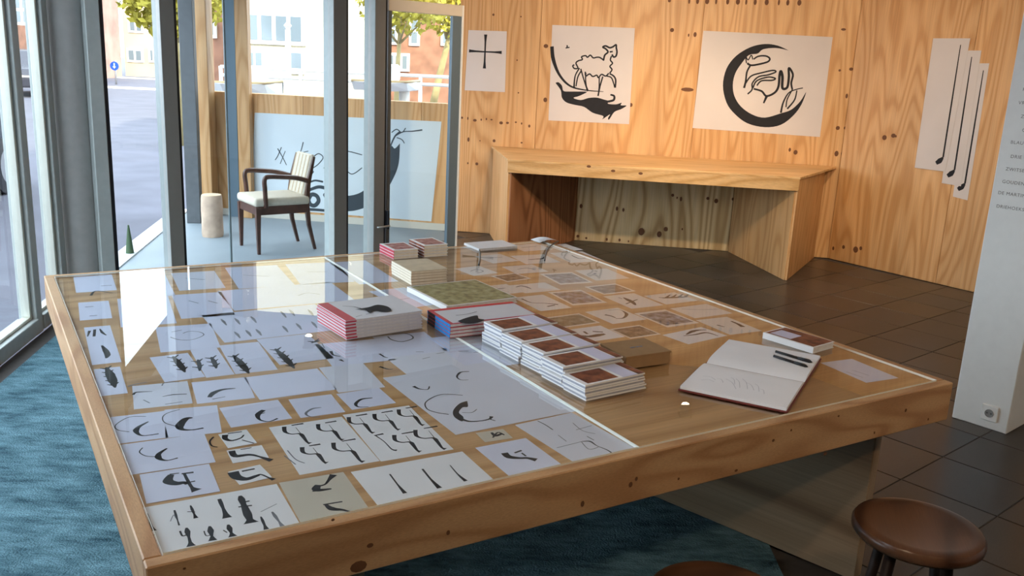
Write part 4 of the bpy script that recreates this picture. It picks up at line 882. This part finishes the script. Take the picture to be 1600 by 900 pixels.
# ================================================================ OUTSIDE
BRICK = plain('brick_wall', (.30, .15, .10), .85, var=.25, scale=3); CREAM = plain('cream_render', (.56, .46, .32), .85, var=.1, scale=.6); PINK = plain('pink_brick', (.42, .25, .20), .85, var=.2, scale=1.5)
WFR = plain('white_window', (.80, .80, .78), .5); PANE = plain('dark_pane', (.16, .20, .24), .12, spec=.7)
def house(label, px0, px1, Y, ztop, mat, wins, depth=8, base=-.06, roof=None):
    a = aty(px0, 60, Y).x; b_ = aty(px1, 60, Y).x
    h_ = empty('house', ((a+b_)/2, Y, base), 0, label, 'building'); cx = (a+b_)/2
    box('walls', (0, depth/2, (ztop-base)/2), (b_-a, depth, ztop-base), mat, h_)
    box('cornice', (0, depth/2-.1, ztop-base+.12), (b_-a+.4, depth+.4, .25), roof or WFR, h_)
    for (x0, y0, x1, y1, nv, nh, fw_) in wins:
        p = aty(x0, y0, Y); q_ = aty(x1, y1, Y); wd = q_.x-p.x; ht = p.z-q_.z
        f = box('window', ((p.x+q_.x)/2-cx, -.02, (p.z+q_.z)/2-base), (wd, .10, ht), WFR, h_)
        pw = (wd-fw_*(nv+1))/nv; ph = (ht-fw_*(nh+1))/nh
        for i in range(nv):
            for j in range(nh): box('pane', (-wd/2+fw_+pw/2+i*(pw+fw_), -.056, -ht/2+fw_+ph/2+j*(ph+fw_)), (pw, .015, ph), PANE, f)
    return h_
house('cream house with paired windows at the end of the street', 193, 262, 52, 10.5, CREAM, [(200,30,225,52,2,1,.12),(198,75,225,98,2,1,.12),(230,30,243,52,1,1,.12),(232,75,243,98,1,1,.12),(200,-25,225,-3,2,1,.12)])
house('pink brick house left of the cream house', -20, 100, 43, 8.8, PINK, [(60,20,90,60,2,2,.2)], depth=6)
house('yellow cream house with wide white framed windows behind the porch', 354, 520, 21, 8.0, plain('yellow_render', (.60, .53, .38), .85, var=.15), [(380,16,478,72,4,1,.09),(384,78,414,106,2,1,.05),(452,78,476,116,1,1,.06),(400,-70,470,-20,4,1,.09)])
house('brown brick house behind the tree trunks', 526, 760, 29.5, 8.5, BRICK, [(600,20,622,70,1,2,.08),(640,24,656,72,1,2,.08),(690,24,706,72,1,2,.08),(604,82,640,112,3,1,.08)])
house('red brick house across the street on the far left', -420, -125, 33, 6.5, BRICK, [(20,-10,50,40,2,2,.1),(-60,-10,-10,40,2,2,.1)])
house('tall red brick house behind the dark porch post', 303, 350, 24, 8.6, BRICK, [(310,-40,340,0,2,1,.08),(310,20,340,60,2,1,.08)], depth=4)
# far row closing the horizon beside the cream house
house('small distant grey house between the street and the dark post', 262, 300, 90, 2.2, plain('grey_render', (.25, .26, .30), .8), [(272,82,282,95,1,1,.1)])
LEAF = plain('yellow_leaves', (.42, .36, .05), .7, var=.35, scale=6); LEAF2 = plain('green_leaves', (.14, .20, .035), .7, var=.35, scale=6); TRK = plain('tree_bark', (.34, .27, .13), .9, var=.25, scale=5)
def tree(label, x, y, h_, cr, zc, mat, n=2600, lean=0, tr=.16, seed=1):
    n = int(n*1.8)
    rnd = random.Random(seed); t = empty('tree', (x, y, -.06), 0, label, 'tree')
    tube('trunk', [(0, 0, 0), (lean*.4, 0, h_*.35), (lean, 0, h_*.8)], [tr, tr*.8, tr*.4], TRK, t, 8)
    for k in range(4):
        a = k*1.7+seed; tube('branch', [(lean*.6, 0, h_*.55), (lean+cr*.5*math.cos(a), cr*.5*math.sin(a), h_*.55+cr*.5)], [tr*.45, tr*.12], TRK, t, 6)
    vs, fs = [], []
    for i in range(n):
        d = Vector((rnd.gauss(0, 1), rnd.gauss(0, 1), rnd.gauss(0, 1))).normalized()*cr*(rnd.random()**.45)
        c = Vector((lean+d.x, d.y, zc+d.z*.85)); s = rnd.uniform(.04, .10)
        a = Vector((rnd.gauss(0, 1), rnd.gauss(0, 1), rnd.gauss(0, 1))).normalized(); b_ = a.orthogonal().normalized()
        k = len(vs); vs += [c-a*s, c+b_*s*.6, c+a*s, c-b_*s*.6]; fs.append((k, k+1, k+2, k+3))
    me = bpy.data.meshes.new('foliage'); me.from_pydata([tuple(v) for v in vs], [], fs); me.materials.append(mat)
    link(bpy.data.objects.new('foliage', me), t)
p = aty(318, 40, 18); tree('yellow green tree beside the dark porch post', p.x, 16.5, 3.3, .95, 2.7, LEAF, 1800, 0, .10, 3)
p = aty(676, 60, 18); tree('leaning tree with pale trunk seen through the glass door', p.x-.35, 20.5, 4, 1.1, 3.1, LEAF, 1100, .7, .10, 5)
p = aty(618, 60, 17); tree('yellow tree left of the leaning trunk', p.x, 17, 3.6, .9, 2.9, LEAF, 800, .1, .06, 8)
p = aty(150, 0, 35); tree('autumn tree in front of the pink brick house', p.x, 35, 6.5, 1.3, 4.8, LEAF, 900, 0, .10, 11)
# quay railing
RW = plain('railing_white', (.80, .78, .72), .5)
rl = empty('quay_railing', (0, 14.5, -.06), 0, 'white tubular quay railing beyond the low porch wall', 'railing')
xa, xb = aty(345, 110, 14.5).x, aty(720, 110, 14.5).x
for py in (108, 121):
    z = aty(430, py, 14.5).z+.06; tube('rail', [(xa, 0, z), (xb, 0, z)], .028, RW, rl, 8)
zt = aty(430, 107, 14.5).z+.06
for k in range(7):
    x = xa+(xb-xa)*k/6; tube('post', [(x, 0, 0), (x, 0, zt)], .03, RW, rl, 8)
# small moored boats
def boat(label, x0, x1, y, zlo, zhi, rev=1):
    b = empty('boat', ((x0+x1)/2, y, zlo), 0, label, 'boat', 'white boats behind the quay railing'); L = x1-x0; h_ = zhi-zlo; vs, fs = [], []
    secs = [(-.5, .8, 0), (-.3, 1, 0), (.1, 1, 0), (.35, .7, .05), (.46, .3, .1), (.5, .04, .15)]
    for f, wd, up in secs:
        for y_, z_ in ((-.7*wd, h_*(1+up)), (-.45*wd, h_*.1+h_*up*2), (0, h_*up*2), (.45*wd, h_*.1+h_*up*2), (.7*wd, h_*(1+up))): vs.append((f*L*rev, y_, z_))
    n_ = 5
    for i in range(len(secs)-1):
        for k in range(n_-1): fs.append((i*n_+k, i*n_+k+1, (i+1)*n_+k+1, (i+1)*n_+k))
        fs.append((i*n_, (i+1)*n_, (i+1)*n_+n_-1, i*n_+n_-1))
    fs.append(tuple(range(5))); mesh('hull', vs, fs, plain('boat_white', (.78, .79, .76), .4), b)
    box('cabin', (-.08*L*rev, 0, h_*1.0+.12), (L*.4, .8, .24), WFR, b, 0, .03)
    tube('gunwale', [(-.5*L*rev, -.57, h_+.01), (.35*L*rev, -.5, h_*1.05+.01), (.5*L*rev, -.03, h_*1.15+.01)], .02, plain('gunwale_wood', (.40, .30, .16), .5), b, 6)
    st_ = tube('boat_stand', [(-.3*L*rev, 0, .02), (-.3*L*rev, 0, -zlo-.06)], .08, RW, b, 8); tube('boat_stand', [(.25*L*rev, 0, .02), (.25*L*rev, 0, -zlo-.06)], .08, RW, b, 8)
y_ = 13.2
boat('white boat hull seen left of the porch chair', aty(350, 140, y_).x, aty(442, 140, y_).x, y_, aty(400, 152, y_).z, aty(400, 130, y_).z)
boat('white boat hull seen through the glass door', aty(560, 135, y_).x, aty(656, 135, y_).x, y_, aty(620, 143, y_).z, aty(620, 128, y_).z)
p = aty(450, 70, 15.2)
pt = empty('flag_pole', (p.x, 15.2, -.06), 0, 'white pole in front of the yellow cream house', 'pole'); tube('shaft', [(0, 0, 0), (0, 0, p.z+.3)], .045, RW, pt, 8); lathe('finial', [(.02, p.z+.3), (.07, p.z+.36), (.02, p.z+.42)], RW, pt, 10)
# road marks, sign
for k, (py, t_) in enumerate(((138, .5), (122, .5))):
    q = at(205, py, -.05); o = box('trim_%d' % (4+k), (q.x, q.y, -.045), (16, t_*2.2, .04), plain('kerb_bright', (.75, .73, .70), .8)); struct(o, 'pale kerb line across the far street')
q = at(180, 132, -.06); D = q.y; s_ = aty(180, 103, D)
sg = empty('road_sign', (s_.x, D, -.06), 0, 'round blue traffic sign with a white arrow down the street', 'sign')
tube('post', [(0, 0, 0), (0, 0, s_.z+.3)], .04, plain('galvanised', (.45, .45, .46), .4, .6), sg, 8)
o = lathe('disc', [(.19, 0), (.19, .03)], plain('sign_blue', (.02, .10, .60), .4), sg, 24, (0, -.06, s_.z+.06)); o.rotation_euler = (math.pi/2, 0, 0)
ar = [(-.025, .12), (.025, .12), (.025, -.02), (.08, -.02), (0, -.12), (-.08, -.02), (-.025, -.02)]
vs = [(x, -.095, s_.z+.06+z_) for x, z_ in ar]; mesh('arrow', vs+[(x, -.090, z_) for x, _, z_ in vs], [tuple(range(7)), tuple(range(7, 14))]+[(i, (i+1) % 7, 7+(i+1) % 7, 7+i) for i in range(7)], WFR, sg)
# bollard by the kerb
q = at(227, 412, 0); bo = empty('bollard', (q.x-.25, q.y+.3, -.06), 0, 'small green pointed bollard outside the porch kerb', 'bollard')
lathe('shaft', [(.04, 0), (.035, .05), (.022, .18), (.006, .31)], plain('bollard_green', (.06, .10, .05), .6), bo, 12)
# parked cars
def car(label, loc, rz, mat):
    c = empty('car', loc, rz, label, 'car', 'dark cars parked along the street')
    prof = [(-2.05, .30), (-2.1, .62), (-1.95, .88), (-1.25, .98), (-.65, 1.42), (.75, 1.45), (1.45, 1.02), (2.02, .92), (2.1, .60), (2.02, .28)]
    n_ = len(prof); vs = [(x, s*(.83 if z > 1.1 else .9), z) for s in (-1, 1) for x, z in prof]
    o = mesh('body', vs, [tuple(range(n_)), tuple(range(n_, 2*n_))]+[(i, (i+1) % n_, n_+(i+1) % n_, n_+i) for i in range(n_)], mat, c); bevelled(o, .06, 2)
    for s in (-1, 1):
        gw = [(-1.05, 1.02), (-.62, 1.36), (.70, 1.38), (1.25, 1.03)]; mesh('side_window', [(x, s*(.915 if z < 1.1 else .86), z) for x, z in gw]+[(x, s*(.88 if z < 1.1 else .80), z) for x, z in gw], [(0, 1, 2, 3), (4, 5, 6, 7), (0, 1, 5, 4), (1, 2, 6, 5), (2, 3, 7, 6), (3, 0, 4, 7)], PANE, c)
        for x in (-1.3, 1.3):
            w2 = lathe('wheel', [(.20, -.1), (.32, -.09), (.325, .0), (.32, .09), (.20, .1)], BLACK, c, 24, (x, s*.84, .325)); w2.rotation_euler = (math.pi/2, 0, 0)
            lathe('hubcap', [(.19, -.105), (.19, .105)], plain('hub_silver', (.45, .46, .48), .35, .8), w2, 16)
        box('headlight', (2.06, s*.62, .72), (.06, .36, .14), plain('lamp_glass', (.7, .7, .68), .15), c, 0, .02)
q = at(8, 303, -.06); car('dark blue car parked nearest, cut off by the left edge', (q.x-.68, q.y-1.415, -.06), R_(99), plain('car_dark', (.03, .04, .06), .25, .2, spec=.7))
q = at(60, 152, -.06); car('dark car farther down the street seen through the narrow pane', (q.x-.9, q.y+1.5, -.06), R_(118), plain('car_grey', (.05, .05, .07), .25, .2, spec=.7))
